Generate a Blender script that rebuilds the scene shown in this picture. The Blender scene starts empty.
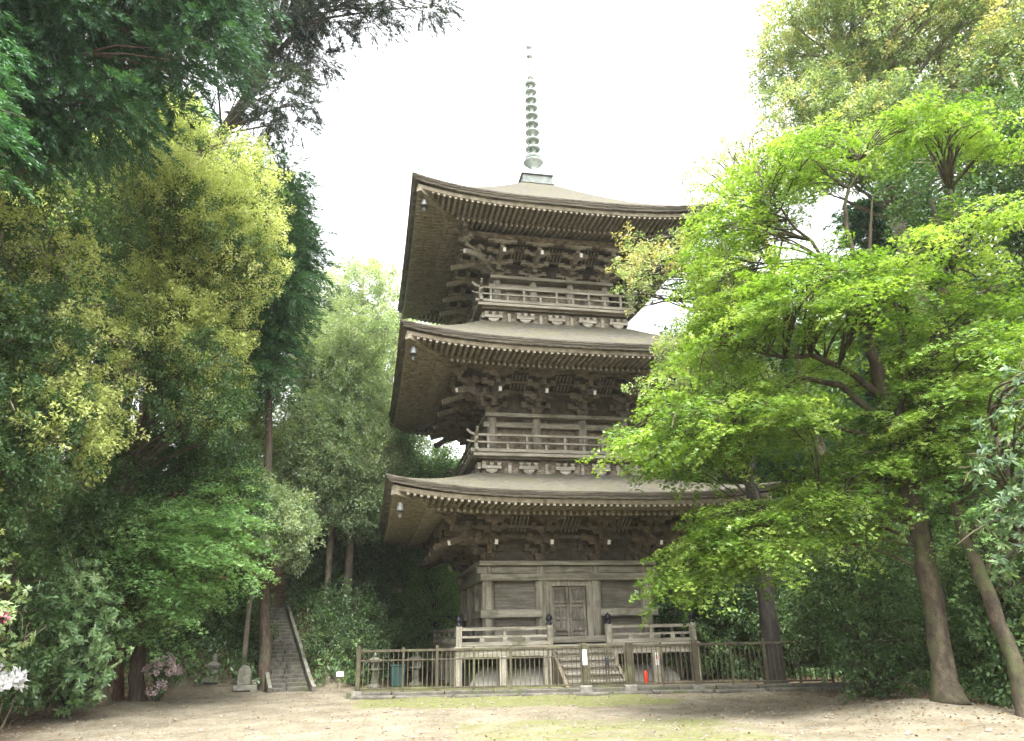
import bpy, math, random
import numpy as np
from mathutils import Vector, Matrix

C = bpy.context.scene.collection
sc = bpy.context.scene
RNG = np.random.default_rng(11)
random.seed(5)

# ------------------------------------------------------------------ camera
F, HOR, YAW, ROLL, CAMZ = 730.2, 636.6, 0.19877, -0.02157, 1.30
PITCH = math.atan((HOR - 370.5) / F)

def ray(px, py):
    a0, c0 = px - 512, py - 370.5
    a = a0 * math.cos(ROLL) + c0 * math.sin(ROLL)
    c = -a0 * math.sin(ROLL) + c0 * math.cos(ROLL)
    r = a / F; up = -c / F
    d = math.cos(PITCH) - up * math.sin(PITCH)
    z = math.sin(PITCH) + up * math.cos(PITCH)
    return np.array([r * math.cos(YAW) + d * math.sin(YAW), -r * math.sin(YAW) + d * math.cos(YAW), z])

def at(px, py, R=None, Z=None):
    """a place in the world seen at that spot, at horizontal range R or at height Z"""
    D = ray(px, py)
    t = (Z - CAMZ) / D[2] if R is None else R / math.hypot(D[0], D[1])
    return D * t + np.array([0, 0, CAMZ])

def pxm(P):
    d = P[0] * math.sin(YAW) + P[1] * math.cos(YAW)
    return F / max(1.0, d * math.cos(PITCH) + (P[2] - CAMZ) * math.sin(PITCH))

cam = bpy.data.cameras.new('camera'); cam_o = bpy.data.objects.new('camera', cam); C.objects.link(cam_o)
cam.sensor_width = 36; cam.lens = F / 1024 * 36; cam.clip_end = 3000; cam.clip_start = 0.1
fwd = Vector((math.sin(YAW) * math.cos(PITCH), math.cos(YAW) * math.cos(PITCH), math.sin(PITCH)))
right = Vector((math.cos(YAW), -math.sin(YAW), 0)); upv = right.cross(fwd)
r2 = right * math.cos(ROLL) + upv * (math.sin(ROLL)); u2 = -right * math.sin(ROLL) + upv * math.cos(ROLL)
# image x axis in camera terms: x' = a cos - c sin, y' = a sin + c cos (y down)
r2 = right * math.cos(ROLL) + upv * math.sin(ROLL)
u2 = upv * math.cos(ROLL) - right * math.sin(ROLL)
M = Matrix(((r2.x, u2.x, -fwd.x, 0), (r2.y, u2.y, -fwd.y, 0), (r2.z, u2.z, -fwd.z, CAMZ), (0, 0, 0, 1)))
cam_o.matrix_world = M
sc.camera = cam_o

# ------------------------------------------------------------------ helpers
def tag(o, label=None, cat=None, group=None, kind=None):
    if label: o['label'] = label
    if cat: o['category'] = cat
    if group: o['group'] = group
    if kind: o['kind'] = kind
    return o

def empty(name, loc, rz=0, label=None, cat=None, group=None):
    o = bpy.data.objects.new(name, None); C.objects.link(o)
    o.location = loc; o.rotation_euler = (0, 0, rz); o.empty_display_size = .3
    return tag(o, label, cat, group)

def link(name, me, parent=None):
    o = bpy.data.objects.new(name, me); C.objects.link(o)
    if parent is not None: o.parent = parent
    return o

def copy_tree(o, parent=None):
    c = o.copy(); C.objects.link(c)
    if parent is not None: c.parent = parent
    for ch in list(o.children): copy_tree(ch, c)
    return c

class MB:
    """collects shapes for one mesh"""
    def __init__(s): s.v = []; s.f = []; s.m = []
    def add(s, vs, fs, slot=0):
        b = len(s.v); s.v += [tuple(map(float, p)) for p in vs]
        for f in fs: s.f.append(tuple(b + i for i in f)); s.m.append(slot)
    def box(s, c, size, rot=None, taper=1.0, slot=0, bev=0.0):
        hx, hy, hz = size[0] / 2, size[1] / 2, size[2] / 2
        t = taper
        vs = [(-hx * t, -hy * t, -hz), (hx * t, -hy * t, -hz), (hx * t, hy * t, -hz), (-hx * t, hy * t, -hz),
              (-hx, -hy, hz), (hx, -hy, hz), (hx, hy, hz), (-hx, hy, hz)]
        if rot is not None: vs = [tuple(rot @ Vector(p)) for p in vs]
        vs = [(p[0] + c[0], p[1] + c[1], p[2] + c[2]) for p in vs]
        s.add(vs, [(0, 3, 2, 1), (4, 5, 6, 7), (0, 1, 5, 4), (1, 2, 6, 5), (2, 3, 7, 6), (3, 0, 4, 7)], slot)
    def bar(s, p, q, w, h, up=(0, 0, 1), slot=0):
        p, q = Vector(p), Vector(q); d = (q - p); L = d.length; d.normalize()
        u = Vector(up); sd = d.cross(u)
        if sd.length < 1e-4: sd = d.cross(Vector((1, 0, 0)))
        sd.normalize(); u = sd.cross(d)
        R = Matrix((d, sd, u)).transposed()
        s.box((p + q) / 2, (L, w, h), R, slot=slot)
    def tube(s, pts, rad, n=8, cap=True, slot=0, jit=0.0):
        pts = [Vector(p) for p in pts]
        rings = []
        for i, p in enumerate(pts):
            d = (pts[min(i + 1, len(pts) - 1)] - pts[max(i - 1, 0)]).normalized()
            a = d.cross(Vector((0, 1, 0.13)));
            if a.length < 1e-3: a = d.cross(Vector((1, 0, 0)))
            a.normalize(); b = d.cross(a)
            r = rad[i] if hasattr(rad, '__len__') else rad
            rings.append([p + (a * math.cos(6.28318 * k / n) + b * math.sin(6.28318 * k / n)) * r * (1 + random.uniform(-jit, jit)) for k in range(n)])
        fs = []
        for i in range(len(pts) - 1):
            for k in range(n):
                k2 = (k + 1) % n
                fs.append((i * n + k, i * n + k2, (i + 1) * n + k2, (i + 1) * n + k))
        if cap:
            fs.append(tuple(range(n - 1, -1, -1))); fs.append(tuple((len(pts) - 1) * n + k for k in range(n)))
        s.add([p for r in rings for p in r], fs, slot)
    def lathe(s, prof, c=(0, 0, 0), n=20, slot=0):
        vs = [(c[0] + r * math.cos(6.28318 * k / n), c[1] + r * math.sin(6.28318 * k / n), c[2] + z) for r, z in prof for k in range(n)]
        fs = [(i * n + k, i * n + (k + 1) % n, (i + 1) * n + (k + 1) % n, (i + 1) * n + k) for i in range(len(prof) - 1) for k in range(n)]
        fs.append(tuple(range(n - 1, -1, -1))); fs.append(tuple((len(prof) - 1) * n + k for k in range(n)))
        s.add(vs, fs, slot)
    def grid(s, fn, us, vs_, flip=False, slot=0):
        n = len(vs_)
        V = [fn(u, v) for u in us for v in vs_]
        fs = []
        for i in range(len(us) - 1):
            for j in range(n - 1):
                q = (i * n + j, (i + 1) * n + j, (i + 1) * n + j + 1, i * n + j + 1)
                fs.append(q[::-1] if flip else q)
        s.add(V, fs, slot)
    def build(s, name, mat, parent=None, smooth=False, at_=None):
        me = bpy.data.meshes.new(name)
        v = s.v
        if at_ is not None: v = [(p[0] - at_[0], p[1] - at_[1], p[2] - at_[2]) for p in v]
        me.from_pydata(v, [], s.f)
        mats = mat if isinstance(mat, (list, tuple)) else [mat]
        for m in mats: me.materials.append(m)
        if len(mats) > 1: me.polygons.foreach_set('material_index', s.m)
        if smooth: me.polygons.foreach_set('use_smooth', [True] * len(me.polygons))
        me.update()
        o = link(name, me, parent)
        if at_ is not None: o.location = at_
        return o

def bevel(o, w, seg=1):
    md = o.modifiers.new('bevel', 'BEVEL'); md.width = w; md.segments = seg; md.limit_method = 'ANGLE'
    return o

# ------------------------------------------------------------------ materials
def newmat(name):
    m = bpy.data.materials.new(name); m.use_nodes = True
    nt = m.node_tree; nt.nodes.clear()
    out = nt.nodes.new('ShaderNodeOutputMaterial')
    return m, nt, out

def nd(nt, typ, **kw):
    n = nt.nodes.new(typ)
    for k, v in kw.items():
        if k in n.inputs: n.inputs[k].default_value = v
        else: setattr(n, k, v)
    return n

def ramp(nt, stops, fac):
    r = nt.nodes.new('ShaderNodeValToRGB')
    e = r.color_ramp.elements
    while len(e) < len(stops): e.new(0.5)
    for i, (p, c) in enumerate(stops):
        e[i].position = p; e[i].color = (c[0], c[1], c[2], 1)
    nt.links.new(fac, r.inputs[0])
    return r

def surf(name, stops, scale=(3, 3, 3), detail=8, rough=.85, bump=.4, stain=None, stain_scale=.5, stain_lo=.5, stain_hi=.68, bscale=None, metal=0, fine=0.25, spec=.3, bdist=.02):
    m, nt, out = newmat(name)
    L = nt.links
    geo = nd(nt, 'ShaderNodeNewGeometry')
    mp = nd(nt, 'ShaderNodeMapping'); mp.inputs['Scale'].default_value = scale
    L.new(geo.outputs['Position'], mp.inputs['Vector'])
    n1 = nd(nt, 'ShaderNodeTexNoise', Scale=1.0, Detail=detail, Roughness=.65)
    L.new(mp.outputs[0], n1.inputs['Vector'])
    r = ramp(nt, stops, n1.outputs['Fac'])
    col = r.outputs[0]
    if stain:
        n2 = nd(nt, 'ShaderNodeTexNoise', Scale=stain_scale, Detail=7, Roughness=.7)
        L.new(geo.outputs['Position'], n2.inputs['Vector'])
        rr = ramp(nt, [(stain_lo, (0, 0, 0)), (stain_hi, (1, 1, 1))], n2.outputs['Fac'])
        mx = nd(nt, 'ShaderNodeMix', data_type='RGBA')
        L.new(rr.outputs[0], mx.inputs[0]); L.new(col, mx.inputs[6]); mx.inputs[7].default_value = (*stain, 1)
        col = mx.outputs[2]
    if fine:
        n3 = nd(nt, 'ShaderNodeTexNoise', Scale=45.0, Detail=3, Roughness=.6)
        L.new(geo.outputs['Position'], n3.inputs['Vector'])
        mr = nd(nt, 'ShaderNodeMapRange'); mr.inputs[1].default_value = .3; mr.inputs[2].default_value = .7
        mr.inputs[3].default_value = 1 - fine; mr.inputs[4].default_value = 1 + fine
        L.new(n3.outputs['Fac'], mr.inputs[0])
        mm = nd(nt, 'ShaderNodeMix', data_type='RGBA', blend_type='MULTIPLY'); mm.inputs[0].default_value = 1
        L.new(col, mm.inputs[6]); L.new(mr.outputs[0], mm.inputs[7]); col = mm.outputs[2]
    b = nd(nt, 'ShaderNodeBsdfPrincipled', Roughness=rough, Metallic=metal)
    b.inputs['Specular IOR Level'].default_value = spec
    L.new(col, b.inputs['Base Color'])
    if bump:
        bp = nd(nt, 'ShaderNodeBump', Strength=bump, Distance=bdist)
        L.new(n1.outputs['Fac'], bp.inputs['Height']); L.new(bp.outputs[0], b.inputs['Normal'])
    L.new(b.outputs[0], out.inputs[0])
    return m

def leafmat(name, stops, trans=.45, warm=(1.25, 1.15, .6), gloss=.05, rough=.45):
    m, nt, out = newmat(name); L = nt.links
    a = nd(nt, 'ShaderNodeAttribute', attribute_name='tone')
    r = ramp(nt, stops, a.outputs['Fac'])
    d = nd(nt, 'ShaderNodeBsdfDiffuse'); L.new(r.outputs[0], d.inputs[0])
    t = nd(nt, 'ShaderNodeBsdfTranslucent')
    mm = nd(nt, 'ShaderNodeMix', data_type='RGBA', blend_type='MULTIPLY'); mm.inputs[0].default_value = 1
    L.new(r.outputs[0], mm.inputs[6]); mm.inputs[7].default_value = (*warm, 1)
    L.new(mm.outputs[2], t.inputs[0])
    x = nd(nt, 'ShaderNodeMixShader'); x.inputs[0].default_value = trans
    L.new(d.outputs[0], x.inputs[1]); L.new(t.outputs[0], x.inputs[2])
    g = nd(nt, 'ShaderNodeBsdfGlossy', Roughness=rough); g.inputs[0].default_value = (.9, .95, 1, 1)
    y = nd(nt, 'ShaderNodeMixShader'); y.inputs[0].default_value = gloss
    L.new(x.outputs[0], y.inputs[1]); L.new(g.outputs[0], y.inputs[2])
    L.new(y.outputs[0], out.inputs[0])
    return m

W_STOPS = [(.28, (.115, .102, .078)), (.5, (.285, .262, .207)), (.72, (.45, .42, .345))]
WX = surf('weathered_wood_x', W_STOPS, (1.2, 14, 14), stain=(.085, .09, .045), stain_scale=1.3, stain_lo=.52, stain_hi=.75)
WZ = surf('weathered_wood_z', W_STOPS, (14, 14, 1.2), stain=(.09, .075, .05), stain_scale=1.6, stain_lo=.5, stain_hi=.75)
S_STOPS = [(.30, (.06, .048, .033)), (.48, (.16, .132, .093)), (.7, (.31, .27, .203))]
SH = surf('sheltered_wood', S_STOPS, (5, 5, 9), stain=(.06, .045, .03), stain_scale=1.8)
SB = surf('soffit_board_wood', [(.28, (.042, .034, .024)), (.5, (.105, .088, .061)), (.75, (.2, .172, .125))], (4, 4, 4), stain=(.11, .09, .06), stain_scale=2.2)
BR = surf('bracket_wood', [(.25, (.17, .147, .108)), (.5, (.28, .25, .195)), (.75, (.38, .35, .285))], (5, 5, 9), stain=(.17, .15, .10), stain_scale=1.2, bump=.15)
BR1 = surf('eave_shaded_bracket_wood', [(.25, (.06, .046, .029)), (.5, (.135, .105, .067)), (.75, (.22, .178, .116))], (5, 5, 9), stain=(.05, .04, .026), stain_scale=1.6, bump=.15)  # ground storey: sheltered brown wood with the eave shade darkened into its colour
BR2 = surf('half_shaded_bracket_wood', [(.25, (.09, .074, .05)), (.5, (.17, .145, .105)), (.75, (.26, .23, .175))], (5, 5, 9), stain=(.09, .075, .05), stain_scale=1.4, bump=.15)  # middle storey: the same wood with less eave shade in the colour
RE = surf('pale_rafter_end', [(.3, (.36, .33, .27)), (.7, (.55, .51, .43))], (6, 6, 6), bump=.1)
WP = surf('panel_wood', [(.28, (.085, .077, .06)), (.5, (.18, .165, .135)), (.72, (.28, .26, .215))], (1.2, 14, 14), stain=(.10, .095, .055), stain_scale=1.1)
RF = surf('rafter_wood', [(.3, (.15, .125, .088)), (.5, (.28, .245, .18)), (.72, (.40, .365, .29))], (6, 6, 6))
BARK_ROOF = surf('cypress_bark_roof', [(.28, (.029, .026, .021)), (.48, (.074, .068, .053)), (.72, (.15, .139, .11))], (5, 5, 34),
                 stain=(.095, .093, .048), stain_scale=1.1, stain_lo=.45, stain_hi=.72, bump=1.0, rough=.95, bdist=.07)
EDGE = surf('roof_edge_layers', [(.3, (.055, .048, .039)), (.5, (.135, .12, .096)), (.7, (.25, .23, .19))], (1.2, 1.2, 40), bump=.8, rough=.95)
WHITE = surf('white_lime_paint', [(.3, (.55, .53, .48)), (.7, (.8, .78, .74))], (4, 4, 4), bump=.1)
MOUND = surf('lime_plaster', [(.3, (.25, .235, .2)), (.7, (.42, .4, .35))], (2, 2, 2), stain=(.3, .28, .2), bump=.1)
BELLM = surf('dark_bell_bronze', [(.3, (.06, .065, .06)), (.7, (.16, .17, .16))], (8, 8, 8), rough=.6, metal=.2, bump=.05)
BLACKM = surf('black_bronze', [(.3, (.012, .014, .017)), (.7, (.04, .042, .05))], (8, 8, 8), rough=.45, metal=.4, bump=.05)
BRONZE = surf('glare_pale_verdigris', [(.3, (.30, .345, .32)), (.5, (.43, .48, .445)), (.7, (.55, .59, .56))], (7, 7, 7), rough=.7, metal=.1, bump=.15)  # spire bronze paled in colour for backlight glare and ring self-shade
BRONZE2 = surf('plain_verdigris', [(.3, (.09, .105, .096)), (.5, (.14, .158, .146)), (.7, (.2, .22, .205))], (7, 7, 7), rough=.75, bump=.15)  # same bronze for the spire base, without that painted lightening
STONE = surf('grey_stone', [(.3, (.085, .082, .068)), (.5, (.17, .162, .135)), (.72, (.28, .27, .23))], (6, 6, 6), stain=(.10, .12, .05), stain_scale=2.5, bump=.6)
PEB = surf('pebble_stone', [(.3, (.09, .08, .065)), (.5, (.165, .147, .12)), (.7, (.25, .23, .19))], (3, 3, 3), bump=.2)
STEPS = surf('mossy_shade_toned_stone', [(.3, (.04, .036, .03)), (.5, (.085, .078, .064)), (.72, (.15, .14, .115))], (5, 5, 5), stain=(.07, .085, .03), stain_scale=1.6, bump=.6)  # moss stain, plus the stair's canopy shade darkened into the stone colour
FENCEM = surf('brown_fence_paint', [(.3, (.032, .026, .016)), (.55, (.062, .052, .033)), (.75, (.11, .094, .062))], (6, 6, 6), rough=.6, stain=(.11, .12, .05), stain_scale=2, bump=.15)
RED = surf('red_enamel', [(.3, (.5, .035, .02)), (.7, (.62, .06, .035))], (3, 3, 3), rough=.35, bump=0)
TEAL = surf('teal_plastic', [(.3, (.02, .07, .068)), (.7, (.035, .11, .10))], (3, 3, 3), rough=.6, bump=.05)
SIGNW = surf('white_sign_paint', [(.3, (.7, .7, .68)), (.7, (.82, .82, .8))], (3, 3, 3), bump=0)
B_CEDAR = surf('cedar_bark', [(.3, (.035, .026, .018)), (.5, (.085, .063, .045)), (.72, (.16, .125, .092))], (16, 16, 2), bump=1, stain=(.09, .095, .06), stain_scale=1.5)
B_MAPLE = surf('maple_bark', [(.3, (.02, .016, .011)), (.5, (.052, .041, .027)), (.72, (.11, .09, .06))], (7, 7, 4), bump=.8, stain=(.06, .075, .025), stain_scale=2.2, stain_lo=.48)
B_DARK = surf('dark_bark', [(.3, (.012, .011, .010)), (.5, (.03, .026, .022)), (.72, (.06, .052, .042))], (9, 9, 3), bump=.8)
B_PALE = surf('pale_bark', [(.3, (.12, .1, .075)), (.5, (.22, .185, .14)), (.72, (.33, .29, .23))], (8, 8, 3), bump=.8, stain=(.1, .1, .06), stain_scale=2)
B_RED = surf('reddish_bark', [(.3, (.06, .034, .02)), (.5, (.14, .08, .048)), (.72, (.22, .135, .085))], (12, 12, 2), bump=.8)

LF_SHII = leafmat('shii_leaf', [(0, (.028, .07, .025)), (.5, (.07, .14, .045)), (1, (.13, .21, .075))], .35, gloss=.03)
LF_SHIIY = leafmat('shii_blossom', [(0, (.29, .35, .10)), (.5, (.46, .52, .18)), (1, (.62, .65, .32))], .4, warm=(1.05, 1.08, .7), gloss=.01)
LF_PALE = leafmat('pale_evergreen_leaf', [(0, (.09, .16, .06)), (.5, (.24, .34, .14)), (1, (.40, .50, .25))], .5, gloss=.03)
LF_PALEY = leafmat('young_evergreen_leaf', [(0, (.26, .29, .10)), (.5, (.40, .41, .17)), (1, (.52, .49, .27))], .4, gloss=.03)
LF_SUGI = leafmat('cedar_needle', [(0, (.015, .05, .02)), (.5, (.036, .10, .038)), (1, (.075, .165, .06))], .3, gloss=.03)
LF_SUGIM = leafmat('mid_cedar_needle', [(0, (.025, .078, .032)), (.5, (.06, .145, .058)), (1, (.115, .225, .09))], .35, gloss=.02)
LF_SUGIB = leafmat('bright_cedar_needle', [(0, (.02, .08, .025)), (.5, (.045, .15, .04)), (1, (.09, .23, .06))], .35, gloss=.03)
LF_HINO = leafmat('cypress_leaf', [(0, (.018, .03, .02)), (.5, (.04, .06, .045)), (1, (.08, .105, .07))], .3, gloss=.01)
LF_MAPLE = leafmat('maple_leaf', [(0, (.062, .13, .015)), (.5, (.17, .285, .035)), (1, (.34, .44, .11))], .5, warm=(1.05, 1.1, .55), gloss=.03)
LF_MAPLEG = leafmat('green_maple_leaf', [(0, (.10, .23, .07)), (.5, (.20, .37, .12)), (1, (.32, .50, .2))], .45, gloss=.03)
LF_CAM = leafmat('glossy_shrub_leaf', [(0, (.025, .055, .022)), (.5, (.07, .13, .05)), (1, (.19, .28, .10))], .3, gloss=.025, rough=.5)
LF_CAM2 = leafmat('pale_leathery_leaf', [(0, (.06, .12, .045)), (.5, (.14, .24, .09)), (1, (.28, .38, .16))], .3, gloss=.025, rough=.5)
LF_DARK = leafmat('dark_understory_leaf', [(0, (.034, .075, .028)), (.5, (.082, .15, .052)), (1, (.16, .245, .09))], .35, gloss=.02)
LF_HAZE = leafmat('haze_paled_leaf', [(0, (.13, .21, .10)), (.5, (.26, .36, .19)), (1, (.40, .49, .31))], .5, gloss=.02)  # grey green leaf, with haze and backlight paled into its colour
LF_MID = leafmat('mid_forest_leaf', [(0, (.05, .11, .035)), (.5, (.11, .20, .07)), (1, (.19, .30, .11))], .4, gloss=.04)
PT_PINK = leafmat('pink_petal', [(0, (.6, .4, .41)), (.5, (.72, .56, .56)), (1, (.82, .74, .72))], .4, warm=(1, 1, 1))
PT_WHITE = leafmat('white_petal', [(0, (.62, .62, .62)), (1, (.85, .85, .84))], .4, warm=(1, 1, 1))
PT_RED = leafmat('magenta_petal', [(0, (.45, .03, .11)), (1, (.65, .07, .2))], .4, warm=(1, 1, 1))
LF_DRY = leafmat('fallen_leaf', [(0, (.07, .04, .02)), (.5, (.16, .10, .05)), (1, (.28, .2, .1))], .1, gloss=.02)

# ------------------------------------------------------------------ ground
def smooth(a, b, x):
    t = np.clip((x - a) / (b - a), 0, 1); return t * t * (3 - 2 * t)

def hz(x, y):
    """height of the ground"""
    x = np.asarray(x, float); y = np.asarray(y, float)
    yb = 23.0 + 12.0 * smooth(-0.8, 3.0, x)
    s = np.maximum(0, y - yb)
    h = 0.47 * s
    h = np.where(h > 8, 8 + 6 * (1 - np.exp(-(h - 8) / 6)), h)
    hl = 0.30 * np.maximum(0, -8.5 - x) * smooth(4, 12, y)
    hl = np.where(hl > 5, 5 + 4 * (1 - np.exp(-(hl - 5) / 4)), hl)
    hr = 0.16 * np.maximum(0, x - 14.0) * smooth(10, 20, y)
    hr = np.where(hr > 3, 3 + 3 * (1 - np.exp(-(hr - 3) / 3)), hr)
    mound = .22 * np.exp(-((x - 9.0) ** 2 / 1.6 + (y - 11.2) ** 2 / 2.2)) + .14 * np.exp(-((x + 5.6) ** 2 / 1.0 + (y - 18.9) ** 2 / 1.8)) + .10 * np.exp(-((x - 9.4) ** 2 / 1.2 + (y - 13.6) ** 2 / .6))
    rough = .018 * np.sin(1.7 * x + .6 * y) * np.sin(1.1 * y - .5 * x) + .012 * np.sin(3.9 * x - 1.3 * y + 1)
    hump = -.13 * np.exp(-((y - (16.0 + .12 * (10 - x))) ** 2) / .02) * smooth(6.0, 8.0, x) * (1 - smooth(9.6, 10.4, x))
    far = np.hypot(x, y)
    tx = (x + 1.82) * -.233 + (y - 22.72) * .9725; dx = (x + 1.82) * .9725 + (y - 22.72) * .233
    h = h - np.where(tx > 0, np.minimum(h, .38) * np.exp(-(dx / .95) ** 6) * (1 - smooth(8, 12, tx)), 0)
    return np.maximum(h, np.maximum(hl, hr)) + (mound + rough + hump) * (1 - smooth(60, 120, far))

def build_ground():
    def axis(a, b, lo, hi, step):
        inner = np.arange(a, b + 1e-6, step)
        out = [b]
        s = step
        while out[-1] < hi: s *= 1.18; out.append(out[-1] + s)
        outl = [a]; s = step
        while outl[-1] > lo: s *= 1.18; outl.append(outl[-1] - s)
        return np.concatenate([outl[:0:-1], inner, out[1:]])
    xs = axis(-9, 14, -900, 900, .14); ys = axis(7.5, 27, -400, 1200, .14)
    X, Y = np.meshgrid(xs, ys, indexing='ij')
    Z = hz(X, Y)
    # stairs: flatten a trench beneath the steps
    n = len(ys)
    V = np.stack([X, Y, Z], -1).reshape(-1, 3)
    i, j = np.meshgrid(np.arange(len(xs) - 1), np.arange(n - 1), indexing='ij')
    q = np.stack([i * n + j, (i + 1) * n + j, (i + 1) * n + j + 1, i * n + j + 1], -1).reshape(-1, 4)
    me = bpy.data.meshes.new('ground')
    me.vertices.add(len(V)); me.vertices.foreach_set('co', V.ravel())
    me.loops.add(q.size); me.loops.foreach_set('vertex_index', q.ravel().astype(np.int32))
    me.polygons.add(len(q)); me.polygons.foreach_set('loop_start', np.arange(0, q.size, 4, dtype=np.int32))
    me.polygons.foreach_set('loop_total', np.full(len(q), 4, np.int32))
    me.polygons.foreach_set('use_smooth', np.ones(len(q), bool))
    me.update(calc_edges=True)
    m, nt, out = newmat('sandy_ground'); L = nt.links
    geo = nd(nt, 'ShaderNodeNewGeometry')
    def noise(s, d=6, r=.6):
        k = nd(nt, 'ShaderNodeTexNoise', Scale=s, Detail=d, Roughness=r); L.new(geo.outputs['Position'], k.inputs['Vector']); return k.outputs['Fac']
    def mix(f, a, b):
        x = nd(nt, 'ShaderNodeMix', data_type='RGBA')
        if hasattr(f, 'is_linked'): L.new(f, x.inputs[0])
        else: x.inputs[0].default_value = f
        L.new(a, x.inputs[6])
        if isinstance(b, tuple): x.inputs[7].default_value = (*b, 1)
        else: L.new(b, x.inputs[7])
        return x.outputs[2]
    def math_(op, a, b=None):
        x = nd(nt, 'ShaderNodeMath', operation=op)
        for k, v in enumerate((a, b)):
            if v is None: continue
            if hasattr(v, 'is_linked'): L.new(v, x.inputs[k])
            else: x.inputs[k].default_value = v
        return x.outputs[0]
    sand = ramp(nt, [(.3, (.098, .083, .057)), (.5, (.163, .143, .102)), (.68, (.23, .207, .156))], noise(1.1, 9, .7)).outputs[0]
    grit = ramp(nt, [(.36, (.45, .42, .40)), (.5, (.95, .95, .95)), (.64, (1.25, 1.25, 1.25))], noise(14, 8, .85)).outputs[0]
    mm = nd(nt, 'ShaderNodeMix', data_type='RGBA', blend_type='MULTIPLY'); mm.inputs[0].default_value = .85
    L.new(sand, mm.inputs[6]); L.new(grit, mm.inputs[7]); col = mm.outputs[2]
    sep = nd(nt, 'ShaderNodeSeparateXYZ'); L.new(geo.outputs['Position'], sep.inputs[0])
    def band(sock, a, b, c, d):
        u = nd(nt, 'ShaderNodeMapRange', interpolation_type='SMOOTHSTEP'); L.new(sock, u.inputs[0]); u.inputs[1].default_value = a; u.inputs[2].default_value = b
        v = nd(nt, 'ShaderNodeMapRange', interpolation_type='SMOOTHSTEP'); L.new(sock, v.inputs[0]); v.inputs[1].default_value = c; v.inputs[2].default_value = d
        v.inputs[3].default_value = 1; v.inputs[4].default_value = 0
        return math_('MULTIPLY', u.outputs[0], v.outputs[0])
    # moss in the middle of the court, near the fence
    yy = math_('ADD', sep.outputs[1], math_('MULTIPLY', sep.outputs[0], .237))
    m1 = math_('MULTIPLY', band(sep.outputs[0], -1.0, .8, 5.6, 7.2), band(yy, 15.6, 16.8, 24, 26))
    m2 = math_('MULTIPLY', math_('MULTIPLY', band(sep.outputs[0], .0, 2.0, 5.0, 7.0), band(yy, 9.5, 11.0, 13.2, 14.6)), .72)
    mo = math_('MAXIMUM', math_('MULTIPLY', m1, 1.3), m2)
    mo = math_('ADD', mo, math_('MULTIPLY', noise(.35, 4), .55))
    mn = math_('ADD', math_('MULTIPLY', noise(.8, 8, .72), 1.5), -.75)
    mo = math_('ADD', mo, mn)
    mf = nd(nt, 'ShaderNodeMapRange', interpolation_type='SMOOTHSTEP'); L.new(mo, mf.inputs[0]); mf.inputs[1].default_value = .72; mf.inputs[2].default_value = 1.2
    moss = ramp(nt, [(.3, (.062, .070, .022)), (.5, (.11, .118, .042)), (.7, (.165, .168, .07))], noise(7, 6, .7)).outputs[0]
    mfac = math_('MULTIPLY', mf.outputs[0], .93)
    col = mix(mfac, col, moss)
    # forest floor beyond the court
    dist = math_('ADD', math_('ABSOLUTE', math_('SUBTRACT', sep.outputs[0], 2.2)), math_('MULTIPLY', noise(.5, 6), 3.0))
    ff = nd(nt, 'ShaderNodeMapRange', interpolation_type='SMOOTHSTEP'); L.new(dist, ff.inputs[0]); ff.inputs[1].default_value = 8.0; ff.inputs[2].default_value = 10.2
    fy = nd(nt, 'ShaderNodeMapRange', interpolation_type='SMOOTHSTEP'); L.new(math_('ADD', sep.outputs[1], math_('MULTIPLY', noise(.6, 6), 2.0)), fy.inputs[0]); fy.inputs[1].default_value = 24.2; fy.inputs[2].default_value = 25.4
    fo = math_('MAXIMUM', ff.outputs[0], fy.outputs[0])
    litter = ramp(nt, [(.3, (.045, .032, .02)), (.5, (.10, .07, .042)), (.7, (.17, .125, .075))], noise(5, 8, .75)).outputs[0]
    col = mix(fo, col, litter)
    b = nd(nt, 'ShaderNodeBsdfPrincipled', Roughness=.95); b.inputs['Specular IOR Level'].default_value = .15
    L.new(col, b.inputs['Base Color'])
    bp = nd(nt, 'ShaderNodeBump', Strength=.7, Distance=.04); L.new(noise(9, 8, .75), bp.inputs['Height']); L.new(bp.outputs[0], b.inputs['Normal'])
    L.new(b.outputs[0], out.inputs[0])
    me.materials.append(m)
    return tag(link('ground', me), kind='structure')
build_ground()
# ------------------------------------------------------------------ the pagoda
PC = (6.14, 25.0)
pag = empty('pagoda', (PC[0], PC[1], 0), 0, 'weathered grey timber three storey pagoda with wide bark roofs and tall spire', 'pagoda')

def sp(k, a, o, z):
    """side frame -> pagoda frame: a along the wall, o outward; k = 0 front, 1 right, 2 back, 3 left"""
    return [(a, -o, z), (o, a, z), (-a, o, z), (-o, -a, z)][k]
SROT = [0, math.pi / 2, math.pi, -math.pi / 2]

def sbox(mb, k, a, o, z, sa, so, sz, slot=0, taper=1.0):
    c = sp(k, a, o, z)
    mb.box(c, (sa, so, sz) if k % 2 == 0 else (so, sa, sz), slot=slot, taper=taper)

# storeys: b wall half width, zf floor, zw wall top, w eave half width, ze eave height mid, zt eave tip height, bt roof top half width, zr roof top, dz bracket height
ST = [dict(b=2.49, zf=1.10, zw=3.45, w=5.71, ze=5.03, zt=5.42, bt=2.86, zr=6.10, bh=1.20, col=.19),
      dict(b=2.27, zf=6.72, zw=8.17, w=5.46, ze=9.62, zt=10.0, bt=2.66, zr=11.36, bh=1.08, col=.17),
      dict(b=2.00, zf=12.0, zw=13.33, w=5.24, ze=14.72, zt=15.20, bt=0.60, zr=18.48, bh=.80, col=.155)]

ST[0]['br'] = BR1; ST[1]['br'] = BR2; ST[2]['br'] = BR  # painted eave shade is deepest on the ground storey, lightest at the top

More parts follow.
